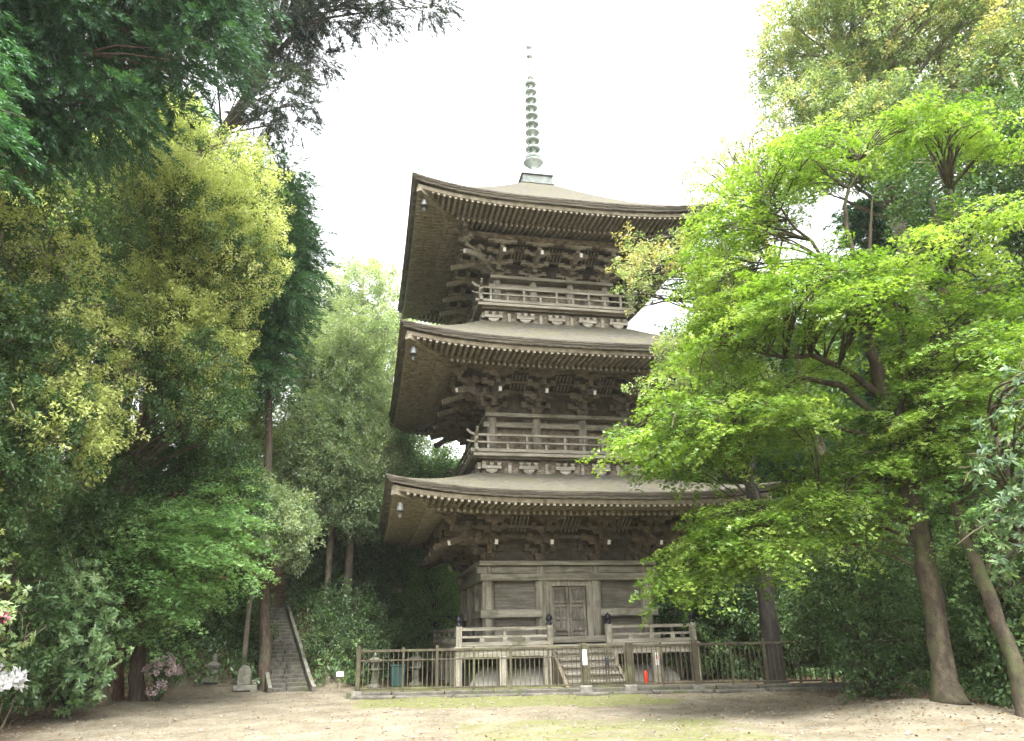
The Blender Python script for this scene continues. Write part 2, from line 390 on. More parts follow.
def lift(S, a, o):
    u = min(1.0, abs(a) / S['w']); t = max(0.0, min(1.0, (o - S['b']) / (S['w'] - S['b'])))
    return (S['zt'] - S['ze']) * (u ** 3.2) * t

def roof(S, parent):
    mb = MB(); w, ze, bt, zr = S['w'], S['ze'], S['bt'], S['zr']
    us = np.linspace(-1, 1, 97); N = 15
    def zt(o, a):
        s = (w - o) / (w - bt); s = max(0, min(1, s))
        z = ze + (zr - ze) * (.80 * s + .20 * s * s)
        return z + lift(S, a, o)
    for k in range(4):
        mb.grid(lambda u, v: sp(k, u * (w - (w - bt) * v), w - (w - bt) * v, zt(w - (w - bt) * v, u * (w - (w - bt) * v))), us, np.linspace(0, 1, N), slot=0)
    # layered edge: outer bark, then stepped-back layers
    prof = [(0, 0), (.012, -.045), (0.03, -.05), (.045, -.10), (.07, -.11), (.09, -.18), (.22, -.20)]
    for k in range(4):
        def fn(u, j):
            do, dz = prof[int(j)]; o = w - do
            if 0 < j < 6: dz += .014 * math.sin(u * 37 + k * 2.1 + S['w'] * 9) * math.sin(u * 91 + k) + .008 * math.sin(u * 173 + j)
            return sp(k, u * o, o, ze + dz + lift(S, u * w, w))
        mb.grid(fn, us, range(len(prof)), flip=True, slot=1)
    o = mb.build('roof', [BARK_ROOF, EDGE], parent)
    return o

def soffit(S, parent):
    """boards, flying rafters, base rafters and eave beams under one roof"""
    w, ze, b = S['w'], S['ze'], S['b']
    us = np.linspace(-1, 1, 25)
    o1, o2, o3 = w - .22, w - 1.30, b + 1.35          # eave board, step between the two rafter tiers, purlin
    zb1, zb2, zin = ze - .235, ze - .20, ze + .22
    zj1, zj2 = ze - .36, ze + .05
    mb = MB()
    for k in range(4):
        def board(oa, za, ob, zb_, slot=0, flip=True):
            def fn(u, v):
                o = oa + (ob - oa) * v
                return sp(k, u * o, o, za + (zb_ - za) * v + lift(S, u * o, o))
            mb.grid(fn, us, [0, .5, 1], flip=not flip, slot=slot)
        board(w - .20, ze - .195, o1, ze - .31, 2)               # eave board face
        board(o1, ze - .31, o1 - .12, ze - .31, 2)
        board(o1 - .12, ze - .31, o1 - .125, zb1, 2)
        board(o1 - .125, zb1, o2, zb2 - .03)                      # boards over the flying rafters
        board(o2, zb2 - .03, o2 - .004, zj1 + .02, 1)             # step
        board(o2 + .07, zj1 + .09, o2 + .07, zj1 + .0, 1); board(o2 + .07, zj1, o2 - .05, zj1, 1)
        board(o2 - .05, zj1, o2 - .055, zj1 + .10, 1)
        board(o2 - .055, zj1 + .10, b - .1, zin)
        # rafters
        sp_ = .182; n = int(w / sp_)
        for i in range(-n, n + 1):
            a = i * sp_
            if abs(a) < o1 - .25:
                oi = max(o2 - .02, abs(a) + .1)
                if oi < o1 - .2:
                    za_ = lift(S, a, o1); zb_ = lift(S, a, oi)
                    mb.bar(sp(k, a, o1 - .03, zb1 - .085 + za_), sp(k, a, oi, zb2 - .075 + zb_), .075, .10, slot=2)
                    e_ = o1 - .026; zz_ = zb1 - .085 + za_; mb.bar(sp(k, a, e_, zz_), sp(k, a, e_ - .003, zz_), .072, .096, slot=3)
            if abs(a) < o2 - .2:
                oi = max(b - .05, abs(a) + .08)
                if oi < o2 - .1:
                    t0 = 0; t1 = (o2 + .12 - oi) / (o2 - (b - .1))
                    mb.bar(sp(k, a, o2 + .10, zj1 - .055 + lift(S, a, o2)), sp(k, a, oi, zj1 + .045 + (zin - zj1 - .1) * t1 + lift(S, a, oi) - .06), .075, .11, slot=2)
                    e_ = o2 + .104; zz_ = zj1 - .055 + lift(S, a, o2); mb.bar(sp(k, a, e_, zz_), sp(k, a, e_ - .003, zz_), .072, .106, slot=3)
        # purlin carried by the brackets
        zp = S['zw'] + S['bh']
        L = o3 + .55
        for i in range(8):
            a0, a1 = -L + i * L / 4, -L + (i + 1) * L / 4
            mb.bar(sp(k, a0, o3, zp + .08 + lift(S, a0, o3)), sp(k, a1 + .002, o3, zp + .08 + lift(S, a1, o3)), .17, .19, slot=1)
        # curved rib panels between wall and purlin
        for (oa, za, ob, zb_) in ((b + .05, S['zw'] + S['bh'] * .80, o3 - .45, zp + .02),):
            board(oa, za, ob, zb_)
        board(o3 - .45, zp + .06, o3, zp + .06)
        for bay in (-1.66, 0, 1.66):
            for j in range(5):
                a = bay * b / 2.55 + (j - 2) * .12
                mb.bar(sp(k, a, b + .35, zp - S['bh'] * .27), sp(k, a, b + .92, zp + .01), .045, .05, slot=2)
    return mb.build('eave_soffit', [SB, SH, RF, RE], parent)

def hip_rafters(S, parent):
    w, ze, b = S['w'], S['ze'], S['b']
    for k in range(4):
        mb = MB(); pts = []
        for t in np.linspace(0, 1, 8):
            o = b + .1 + (w - .26 - b - .1) * t
            p = sp(k, -o, o, ze - .33 + (1 - t) * .35 + lift(S, o, o)); pts.append(p)
        for p, q in zip(pts[:-1], pts[1:]): mb.bar(p, q, .17, .22)
        o = mb.build('hip_rafter', RF, parent)
        cap = MB(); d = (Vector(pts[-1]) - Vector(pts[-2])).normalized()
        cap.bar(Vector(pts[-1]) + d * .002, Vector(pts[-1]) + d * .04, .175, .225); cap.build('rafter_cap', RF, o)

def bracket(mb, h, corner=False):
    """one three-step bracket cluster in its own frame: -y outward, z up from the wall top; h = height"""
    s = h / 1.2
    def blk(x, y, z, q=.21): mb.box((x, y, z * s + .065 * s), (q, q, .13 * s), taper=.72)
    def arm_x(y, z, L, w=.13):
        mb.box((0, y, (z + .05) * s), (L, w, .10 * s)); mb.box((0, y, (z - .045) * s), (L * .62, w, .095 * s), taper=.78)
    def arm_y(y0, y1, z, w=.14):
        mb.box((0, (y0 + y1) / 2, z * s), (w, abs(y1 - y0), .17 * s)); mb.box((0, y1 + .05, (z - .03) * s), (w, .12, .1 * s), taper=.8)
    mb.box((0, 0, .12 * s), (.40, .40, .24 * s), taper=.70)
    z = .30
    for t in range(3):
        y1 = -.44 * (t + 1)
        arm_y(.1, y1, z)
        L = (1.02, 1.02, .95)[t]
        arm_x(-.44 * t if t else 0, z + .005, L)
        for x in (-L / 2 + .1, 0, L / 2 - .1): blk(x, -.44 * t, z + .085, .19)
        blk(0, y1, z + .085, .2)
        if t: arm_x(0, z + .005, .7); 
        z += .27
    arm_x(-1.32, z - .02, 1.0)
    for x in (-.4, 0, .4): blk(x, -1.32, z + .065, .19)

def cluster(kind, S, parent, mats):
    h = S['bh']; s = h / 1.2
    mb = MB()
    if kind == 'corner':
        # two right-angled fans and a diagonal
        m1 = MB(); bracket(m1, h)
        for ang in (0, -math.pi / 2, -math.pi / 4):
            R = Matrix.Rotation(ang, 3, 'Z')
            k = 1.36 if abs(ang + math.pi / 4) < .01 else 1.0
            vs = [tuple(R @ Vector((p[0] * (.55 if k > 1 else 1.0), p[1] * k, p[2] * (1.0 if k == 1 else 1.006) + (0 if k == 1 else .004)))) for p in m1.v]
            if ang: vs = [(p[0], p[1], p[2] + .003 * (1 if k == 1 else -1)) for p in vs]
            mb.add(vs, m1.f)
    else:
        bracket(mb, h)
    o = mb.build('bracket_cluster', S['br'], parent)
    tails = [0] if kind != 'corner' else [0, -math.pi / 2, -math.pi / 4]
    for ang in tails:
        R = Matrix.Rotation(ang, 3, 'Z'); k = 1.15 if (kind == 'corner' and abs(ang + math.pi / 4) < .01) else 1.0
        p0 = R @ Vector((0, -.2, .98 * s)); p1 = R @ Vector((0, -1.62 * k, .40 * s))
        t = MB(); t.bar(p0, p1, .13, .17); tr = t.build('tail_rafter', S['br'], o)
        d = (p1 - p0).normalized(); e = MB(); e.bar(p1 + d * .001, p1 + d * .012, .085, .13); e.build('painted_end', WHITE, tr)
    return o

def place_brackets(S, parent):
    b = S['b']; zw = S['zw']
    a_in = .345 * b
    pro = cluster('plain', S, parent, None); first = True
    for k in range(4):
        for a in (-a_in, a_in):
            o = pro if first else copy_tree(pro, parent); first = False
            o.location = sp(k, a, b, zw); o.rotation_euler = (0, 0, SROT[k])
    cor = cluster('corner', S, parent, None); first = True
    for k in range(4):
        o = cor if first else copy_tree(cor, parent); first = False
        o.location = sp(k, -b, b, zw); o.rotation_euler = (0, 0, SROT[k])
    # beams through the bracket rows and the board wall behind
    mb = MB(); h = S['bh']
    for k in range(4):
        sbox(mb, k, 0, b - .13, zw + h * .42, 2 * b - .26, .06, h * .84)
        for (o, z, L) in ((b + .44, .56, 2 * b + 1.3), (b + .88, .78, 2 * b + 2.0)):
            sbox(mb, k, 0, o, zw + z * h / 1.2 * 1.02 + .13, L, .09, .085)
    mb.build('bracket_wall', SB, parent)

def wall(S, i, parent):
    b, zf, zw, cr = S['b'], S['zf'], S['zw'], S['col']
    ain = .345 * b
    H = zw - zf
    panel = MB()
    for k in range(4):
        e = b - .10 - (.003 if k % 2 else 0)
        sbox(panel, k, 0, e, zf + H * .5 - .02, 2 * b - .2, .05, H - .04)
        # plank joints
        if i:
            for j in range(-9, 10): sbox(panel, k, j * .21, e + .03, zf + H * .3, .19, .03, H * .55)
        else:
            for sgn in (-1, 1):
                for j in range(5):
                    z0 = 1.27 + j * .315
                    sbox(panel, k, sgn * (b + ain) / 2, e + .034, z0 + .155, b - ain - .1, .022 + .006 * (j % 2), .305)
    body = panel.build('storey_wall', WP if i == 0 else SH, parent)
    cols = []
    pro = None
    for k in range(4):
        for a in (-b, -ain, ain):
            if pro is None:
                mb = MB(); mb.lathe([(cr * 1.0, 0), (cr * 1.0, H * .5), (cr * .97, H * .8), (cr * .86, H - .12), (cr * .8, H - .1)], n=18)
                o = pro = mb.build('column', WZ, body, smooth=False)
                o.data.polygons.foreach_set('use_smooth', [len(p.vertices) == 4 for p in o.data.polygons])
            else:
                o = pro.copy(); C.objects.link(o); o.parent = body
            o.location = sp(k, a, b, zf)
    def beam(name, z, h, dep, ext, mat=WX, gap=None):
        mb = MB()
        for k in range(4):
            zz = z + (.002 if k % 2 else 0); L = 2 * b + 2 * ext
            if k % 2: L -= 2 * ext + 2 * dep - .1; L = 2 * (b - dep / 2) + .02
            if gap:
                Lh = (L / 2 - gap)
                for sgn in (-1, 1):
                    m1 = MB(); sbox(m1, k, sgn * (gap + Lh / 2), b + .02, zz, Lh, dep, h); bevel(m1.build(name, mat, body), .012)
            else:
                sbox(mb, k, 0, b + .02, zz, L, dep, h)
        if mb.v: bevel(mb.build(name, mat, body), .012)
    if i == 0:
        beam('wall_plate', 3.385, .13, .60, .30)
        beam('head_tie_beam', 3.20, .20, .22, .34)
        beam('lintel_beam', 2.98, .20, .46, .25)
        beam('waist_beam', 1.94, .22, .48, .26, gap=ain + .06)
        beam('ground_beam', 1.19, .18, .50, .27)
        # doors, one pair on each side; lattice windows in the side bays of the flanks
        for k in range(4):
            fr = MB()
            for sgn in (-1, 1): sbox(fr, k, sgn * (ain - .235), b + .03, 2.03, .17, .16, 1.50)
            sbox(fr, k, 0, b + .033, 2.80, 2 * ain - .30, .17, .16)
            door = fr.build('door', WZ, parent)
            for sgn in (-1, 1):
                lf = MB(); wl = ain - .33
                x = sgn * wl / 2
                z0, z1 = 1.285, 2.715
                sbox(lf, k, x, b - .045, (z0 + z1) / 2, wl - .012, .03, z1 - z0)
                for dx in (-wl / 2 + .05, wl / 2 - .05, 0):
                    lo, hi = (z0, z1) if dx else (z0 + .16, z0 + .86)
                    sbox(lf, k, x + dx, b + .0, (lo + hi) / 2, .085 if dx else .06, .065, hi - lo - .002)
                for z in (z0 + .06, z0 + .18, z0 + .5, z0 + .86, z0 + .98, z1 - .06):
                    sbox(lf, k, x, b + .003, z, wl - .18, .062, .075)
                for q in range(-3, 4):
                    sbox(lf, k, x + q * .052, b - .014, z0 + 1.18, .022, .03, .36)
                bevel(lf.build('door_leaf', surf_door, door), .006)
            if k % 2:
                for sgn in (-1, 1):
                    wn = MB()
                    for q in range(9): sbox(wn, k, sgn * (b + ain) / 2 + (q - 4) * .125, b - .02, 2.46, .05, .05, .74)
                    sbox(wn, k, sgn * (b + ain) / 2, b - .052, 2.46, b - ain - .36, .03, .78, slot=1)
                    wn.build('lattice_window', [WZ, SH], body)
    else:
        beam('wall_plate', zw - .06, .12, .50, .26)
        beam('head_tie_beam', zw - .36, .18, .2, .3)
        beam('floor_beam', zf + .12, .16, .36, .2)
    return body

surf_door = surf('door_wood', [(.28, (.11, .096, .078)), (.5, (.23, .207, .17)), (.72, (.36, .33, .275))], (9, 9, 2), stain=(.12, .11, .07), stain_scale=3)

def balcony(S, prev, parent):
    half = prev['bt'] + .12; zf = S['zf']
    fl = MB()
    fl.box((0, 0, zf - .05), (2 * half, 2 * half, .10))
    for k in range(4): sbox(fl, k, 0, half - .20, zf - .125, 2 * half - .3 - (.2 if k % 2 else 0), .10, .05)
    root = bevel(fl.build('balcony_floor', WX, parent), .01)
    # frieze of small brackets under the floor
    fz = MB(); z0 = prev['zr'] - .12
    hz_ = zf - .15 - z0
    for k in range(4):
        sbox(fz, k, 0, half - .34, z0 + hz_ / 2, 2 * half - .64 - (.1 if k % 2 else 0), .06, hz_, slot=1)
        for q in (-2, -1, 0, 1, 2):
            a = q * half * .40
            sbox(fz, k, a, half - .22, z0 + hz_ * .55, .62, .11, .10); sbox(fz, k, a, half - .22, z0 + hz_ * .36, .40, .10, .10, taper=.7)
            for dx in (-.24, 0, .24): sbox(fz, k, a + dx, half - .22, z0 + hz_ * .55 + .11, .14, .13, .10, taper=.75)
            sbox(fz, k, a, half - .25, z0 + hz_ * .20, .16, .16, hz_ * .34)
            if q < 2: sbox(fz, k, a + half * .20, half - .28, z0 + hz_ * .42, .10, .07, hz_ * .8)
    fz.build('bracket_frieze', [WX, SH], root)
    rh = half - .10
    for k in range(4):
        rl = MB(); dzk = .012 if k % 2 else 0
        ext = .30
        for (z, w_, h_) in ((.10, .10, .10), (.36, .06, .05), (.60, .075, .075)):
            L = rh + ext * (.7 if z < .2 else 1)
            sbox(rl, k, 0, rh, zf + z + dzk, 2 * rh + .1, w_, h_)
            for sgn in (-1, 1):
                up = (.0, .05, .16)[(z > .2) + (z > .5)]
                rl.bar(sp(k, sgn * (rh + .04), rh, zf + z + dzk), sp(k, sgn * (rh + ext * .6), rh, zf + z + dzk + up * .3), w_, h_)
                if up: rl.bar(sp(k, sgn * (rh + ext * .58), rh, zf + z + dzk + up * .28), sp(k, sgn * (rh + ext), rh, zf + z + dzk + up), w_, h_)
        n = 9
        for q in range(-4, 5):
            a = q * rh / 4.6
            sbox(rl, k, a, rh, zf + .23, .075, .07, .18)
            if q % 2 == 0: sbox(rl, k, a, rh, zf + .47, .075, .065, .18)
        for sgn in (-1, ): sbox(rl, k, sgn * rh, rh, zf + .33, .11, .11, .6)
        rl.build('railing', WX, root)
    return root

prev = None
for i, S in enumerate(ST):
    rf = roof(S, pag); soffit(S, rf); hip_rafters(S, rf)
    place_brackets(S, pag)
    wall(S, i, pag)
    if i: balcony(S, ST[i - 1], pag)

# spire
spi = MB(); spi.box((0, 0, 18.68), (1.22, 1.22, .38)); spi.box((0, 0, 18.90), (1.32, 1.32, .06)); spi.box((0, 0, 18.47), (1.36, 1.36, .07))
base = bevel(spi.build('spire_base', BRONZE2, pag), .015)
m = MB(); m.lathe([(.40, 18.92), (.41, 19.02), (.37, 19.2), (.26, 19.34), (.14, 19.42), (.13, 19.58), (.20, 19.68), (.36, 19.84), (.42, 19.90), (.40, 19.92), (.13, 19.86), (.10, 19.92)], n=24)
m.build('inverted_bowl', BRONZE, base, smooth=True)
m = MB(); m.lathe([(.075, 19.6), (.07, 24.0), (.055, 24.3), (.05, 26.0)], n=12); m.build('spire_pole', BRONZE, base, smooth=True)
for j in range(10):
    z = 20.14 + j * .425; r = .31 - .009 * j
    m = MB()
    m.lathe([(.08, z - .07), (.11, z - .06), (.11, z + .06), (.08, z + .07)], n=14)
    m.lathe([(r - .07, z - .025), (r, z - .03), (r + .012, z), (r, z + .03), (r - .07, z + .025), (r - .08, z)], n=24)
    for q in range(8):
        an = q * math.pi / 4
        m.bar((.1 * math.cos(an), .1 * math.sin(an), z), ((r - .03) * math.cos(an), (r - .03) * math.sin(an), z), .045, .05)
        c_, s_ = math.cos(an), math.sin(an)
        m.bar(((r + .0) * c_, (r + .0) * s_, z + .02), ((r + .075) * c_, (r + .075) * s_, z + .10), .04, .04)
    m.build('spire_ring', BRONZE, base)
m = MB()
m.lathe([(.06, 24.25), (.13, 24.30), (.15, 24.42), (.09, 24.52), (.12, 24.62), (.13, 24.78), (.08, 24.9), (.11, 25.0), (.12, 25.15), (.07, 25.3)], n=14)
for q in range(4):
    an = q * math.pi / 2 + .3
    for z in (24.45, 24.75, 25.05):
        m.bar((.08 * math.cos(an), .08 * math.sin(an), z), (.19 * math.cos(an), .19 * math.sin(an), z + .12), .03, .09)
m.build('flame_finial', BRONZE, base)
m = MB(); m.lathe([(.05, 25.4), (.12, 25.46), (.15, 25.57), (.12, 25.68), (.05, 25.74)], n=16); m.build('dragon_wheel', BRONZE, base, smooth=True)
m = MB(); m.lathe([(.05, 25.9), (.11, 25.96), (.155, 26.08), (.13, 26.2), (.06, 26.29), (.01, 26.38)], n=16); m.build('sacred_jewel', BRONZE, base, smooth=True)

# verandah round the ground storey
VH = 3.62; VZ = 1.06
vf = MB()
vf.box((0, 0, VZ - .045), (2 * VH, 2 * VH, .09))
for k in range(4):
    sbox(vf, k, 0, VH - .12, VZ - .185, 2 * VH - .06 - (.36 if k % 2 else 0), .14, .19)
ver = bevel(vf.build('verandah_floor', WX, pag), .01)
pro = None
for k in range(4):
    for a in (-VH + .12, -VH * .62, -VH * .27, VH * .27, VH * .62):
        mb = MB()
        if pro is None:
            mb.box((0, 0, .40), (.21, .21, .80)); o = pro = bevel(mb.build('support_post', WZ, ver), .012)
        else: o = pro.copy(); C.objects.link(o); o.parent = ver
        o.location = sp(k, a, VH - .135, 0)
        if k == 0 and abs(a - VH * .62) < .01: poster_post = o
# dark space beneath is closed by the plaster mound
m = MB(); n = 40
prof = [(3.35, 0.0), (3.33, .10), (3.22, .26), (3.02, .40), (2.78, .47), (2.0, .50)]
for k in range(4):
    def fn(u, j):
        o, z = prof[int(j)]; o *= .93
        return sp(k, u * o, o, z)
    m.grid(fn, np.linspace(-1, 1, 17), range(len(prof)))
m.build('plaster_mound', MOUND, pag, smooth=True)
m = MB()
for k in range(4): sbox(m, k, 0, 2.3, .75, 4.6 - (.12 if k % 2 else 0), .05, .56)
m.build('under_floor_boarding', SB, pag)

GH = .86     # half width of the stair opening
def finial_post(x, y, z0, z1, parent, s=.17):
    p = MB(); p.box((x, y, (z0 + z1) / 2), (s, s, z1 - z0)); o = bevel(p.build('newel_post', WZ, parent), .012)
    c = MB(); c.lathe([(s * .50, -.02), (s * .55, 0), (s * .55, .05), (s * .40, .065), (s * .36, .10), (s * .56, .13), (s * .58, .19), (s * .44, .25), (s * .14, .29), (.01, .32)], c=(x, y, z1), n=14)
    c.build('onion_finial', BLACKM, o, smooth=True)
RV = VH - .14
for k in range(4):
    segs = [(-RV, -GH - .02), (GH + .02, RV)] if k == 0 else [(-RV, RV)]
    for (a0, a1) in segs:
        rl = MB(); L = a1 - a0; cc = (a0 + a1) / 2
        for (z, w_, h_) in ((1.125, .11, .10), (1.31, .07, .06), (1.52, .085, .085)): sbox(rl, k, cc, RV, z, L - .16, w_, h_)
        nn = 4 if k == 0 else 9
        for q in range(1, nn):
            a = a0 + L * q / nn
            sbox(rl, k, a, RV, 1.225, .13, .09, .11)
            if q % 2 == 0: sbox(rl, k, a, RV, 1.41, .07, .06, .135)
        rl.build('railing', WX, ver)
    finial_post(*sp(k, -RV, RV, 0)[:2], .85, 1.60, ver)
for sgn in (-1, 1): finial_post(*sp(0, sgn * (GH + .02), RV, 0)[:2], 1.06, 1.60, ver)

# front stair
stt = MB(); nst = 5; rise = VZ / (nst + 1); run = .27
for j in range(nst):
    o0 = VH - .01 + run * (nst - j); zt = rise * (j + 1)
    sbox(stt, 0, 0, VH + (run * (nst - j)) / 2, zt - rise / 2 - .002, 2 * GH - .18, run * (nst - j), rise - .006)
    sbox(stt, 0, 0, VH + run * (nst - j) - run / 2 + .02, zt - .025, 2 * GH - .17, run + .05, .05)
stair = stt.build('front_stair', WP, pag)
for sgn in (-1, 1):
    sd = MB(); x = sgn * (GH - .03); yb = VH + run * nst + .10
    pts = [(VH + .003, 0), (yb, 0), (yb, .04), (VH + .003, VZ - .14)]
    vs = [sp(0, x - .045, o, z) for o, z in pts] + [sp(0, x + .045, o, z) for o, z in pts]
    sd.add(vs, [(0, 1, 2, 3), (7, 6, 5, 4), (0, 4, 5, 1), (1, 5, 6, 2), (2, 6, 7, 3), (3, 7, 4, 0)])
    sd.build('stair_string', SB, stair)

# a small notice on a verandah post
m = MB(); m.box((PC[0] + VH * .62, PC[1] - VH + .02, .62), (.09, .006, .34)); 
nt_ = m.build('notice_board', SIGNW, None, at_=(PC[0] + VH * .62, PC[1] - VH + .02, .62)); tag(nt_, 'small white and red notice fixed to a verandah post above the red extinguisher', 'notice')
m = MB(); m.box((0, -.005, .05), (.05, .004, .12)); m.build('red_mark', RED, nt_)

# wind bells under the roof corners
for i, S in enumerate(ST):
    for k in range(4):
        names = ['left front', 'right front', 'right rear', 'left rear']
        if k in (1, 2) : continue
        o = S['w'] - .42; x, y, z = sp(k, -o, o, S['ze'] - .46 + lift(S, o, o))
        st = ('lowest', 'middle', 'top')[i]; cn = 'front left' if k == 0 else 'rear left'
        b = empty('wind_bell', (PC[0] + x, PC[1] + y, z - .34), 0, f'pale bronze wind bell under the {cn} corner of the {st} roof', 'wind bell', 'wind bells under the roof corners')
        m = MB(); m.lathe([(.03, .26), (.08, .24), (.10, .16), (.115, .05), (.15, 0), (.13, .0), (.09, .05), (.06, .2)], n=14); m.build('bell_body', BELLM, b, smooth=True)
        m = MB(); m.tube([(0, 0, .25), (0, 0, .36)], .012, 6); m.build('hook', BLACKM, b)
        m = MB(); m.tube([(0, 0, .2), (0, 0, -.06)], .008, 6); m.box((0, 0, -.12), (.10, .012, .12)); m.build('clapper', BELLM, b); b.scale = (.8, .8, .9)
# ------------------------------------------------------------------ the court: fence, kerb, stairs, stones
FA, FB = np.array([-0.03, 19.42]), np.array([10.82, 16.85])
FD = (FB - FA) / np.linalg.norm(FB - FA); FANG = math.atan2(FD[1], FD[0])
FHT = 1.06
def ft(px, py=675):
    """distance along the fence line where it is crossed by the view towards px"""
    D = ray(px, py)[:2]
    A = np.array([[D[0], -FD[0]], [D[1], -FD[1]]]); return float(np.linalg.solve(A, FA)[1])
def fp(t): return FA + FD * t

def fence_run(name, label, cat, t0, t1, posts, thick, group=None, midrail=None, z0=.12, skipbars=(), origin=None, ang=None):
    o_ = origin if origin is not None else fp(t0); a_ = ang if ang is not None else FANG
    root = empty(name, (o_[0], o_[1], 0), a_, label, cat, group); L = t1 - t0
    for p in posts:
        m = MB(); s = thick.get(p, .055); h = FHT + (.03 if s > .06 else 0)
        m.box((p - t0, 0, h / 2 + .05), (s, s, h - .1 + .1))
        o = bevel(m.build('post', FENCEM, root), .006)
        if s > .09:
            m = MB(); m.box((p - t0, 0, .075), (s + .13, s + .12, .15)); m.build('footing_block', STONE, o)
    def rail(z, w_, h_):
        m = MB(); m.box((L / 2, 0, z), (L, w_, h_)); bevel(m.build('rail', FENCEM, root), .004)
    rail(FHT - .025, .062, .055); rail(z0 + .07, .04, .04)
    if midrail: rail(midrail, .034, .034)
    ps = sorted(posts)
    for a, b in zip(ps[:-1], ps[1:]):
        n = max(2, int(round((b - a) / .118))); m = MB()
        for q in range(1, n):
            x = a + (b - a) * q / n - t0
            m.box((x + random.uniform(-.004, .004), 0, (z0 + .09 + FHT - .05) / 2), (.019, .019, FHT - .05 - z0 - .09))
        m.build('grille', FENCEM, root)
    return root

T0, TG0, TGM, TG1, T1 = 0.0, ft(585.5), ft(608), ft(630), float(np.linalg.norm(FB - FA)) + .1
fence_run('metal_fence', 'brown metal bar fence left of the gate, with an extra middle rail', 'fence', T0, TG0 - .09,
          [T0, ft(403), ft(437), ft(474), ft(511), ft(549), TG0 - .09], {T0: .10, ft(437): .07, ft(511): .06}, midrail=.82)
fence_run('metal_fence', 'brown metal bar fence running from the gate to the bushes on the right', 'fence', TG1 + .09, T1,
          [TG1 + .09, ft(663), ft(697), ft(733), ft(767), ft(800), T1], {ft(697): .13, ft(767): .07})
fence_run('metal_fence', 'brown metal bar fence returning back along the left flank of the court', 'fence', 0, 10.2, [0.02, 2, 4, 6, 8, 10.2], {0.02: .09, 4: .08}, origin=np.array([-.05, 19.50]), ang=math.pi / 2, midrail=.82)
g = empty('fence_gate', (*fp(TG0), 0), FANG, 'double metal bar gate before the wooden stairs, hung on thick brown posts', 'gate')
for k, t in enumerate((0, TG1 - TG0)):
    m = MB(); m.box((t, 0, .57), (.12, .12, 1.10)); o = bevel(m.build('gate_post', FENCEM, g), .01)
    m = MB(); m.box((t, 0, .09), (.30, .28, .18)); bevel(m.build('footing_block', STONE, o), .02)
    if k == 0:
        m = MB(); m.box((t, -.066, .80), (.105, .006, .34)); m.build('white_plate', SIGNW, o)
W = TG1 - TG0
for sgn in (0, 1):
    x0, x1 = (.075, W / 2 - .012) if sgn == 0 else (W / 2 + .012, W - .075)
    m = MB()
    for x in (x0 + .02, x1 - .02): m.box((x, 0, .58), (.04, .04, .98))
    for z in (.15, 1.05): m.box(((x0 + x1) / 2, 0, z), (x1 - x0 - .08, .036, .04))
    lf = m.build('gate_leaf', FENCEM, g)
    m = MB(); n = 5
    for q in range(1, n): m.box((x0 + (x1 - x0) * q / n, 0, .60), (.02, .02, .86))
    m.build('grille', FENCEM, lf)
m = MB(); m.box((W / 2, -.03, .70), (.09, .05, .16)); m.build('latch', BLACKM, g)

# stone kerb under the fence
m = MB(); t = -.25
while t < T1 + .2:
    L = random.uniform(.8, 1.3); c = fp(t + L / 2)
    R = Matrix.Rotation(FANG + random.uniform(-.008, .008), 3, 'Z')
    m.box((c[0] + random.uniform(-.015, .015), c[1] + .02, .045 + random.uniform(-.012, .008)), (L - .02, .24, .17), R); t += L
tag(bevel(m.build('kerb', STEPS), .025, 2), kind='structure')
m = MB(); t = -.1
while t < T1:
    L = random.uniform(.9, 1.6); c = fp(t + L / 2) + np.array([FD[1], -FD[0]]) * .30
    m.box((c[0], c[1], .012 + random.uniform(-.01, .01)), (L - .05, .26, .09), Matrix.Rotation(FANG + random.uniform(-.02, .02), 3, 'Z')); t += L
tag(bevel(m.build('kerb_edging', STEPS), .03, 2), kind='structure')

# long stone stair up the wooded slope
SB0, SB1 = np.array([-1.85, 22.72]), np.array([-3.30, 28.9])
sd = SB1 - SB0; SL = float(np.linalg.norm(sd)); sd = sd / SL; sang = math.atan2(sd[1], sd[0])
stn = empty('stone_stair', (SB0[0], SB0[1], 0), sang, 'long mossy stone stair climbing the dark wooded slope at left', 'stairs')
nS = 24; rr = SL / nS; sw = .98
for j in range(nS):
    m = MB(); z = .105 * (j + 1)
    y = -sw / 2
    while y < sw / 2 - .01:
        L = min(random.uniform(.35, .75), sw / 2 - y)
        m.box((rr * j + .23 + random.uniform(-.015, .015), y + L / 2, z - .13 + random.uniform(-.012, .012)), (.44, L - .012, .26)); y += L
    bevel(m.build('step', STEPS, stn), .02, 2)
for sgn in (-1, 1):
    m = MB(); x = -.25
    while x < SL - .2:
        L = random.uniform(.9, 1.4); x2 = min(x + L, SL)
        m.bar((x, sgn * (sw / 2 + .09), .06 + .105 / rr * max(x, -.1)), (x2 - .02, sgn * (sw / 2 + .09 + random.uniform(-.02, .02)), .06 + .105 / rr * x2), .11, .24); x = x2
    bevel(m.build('side_kerb', STONE, stn), .02, 2)

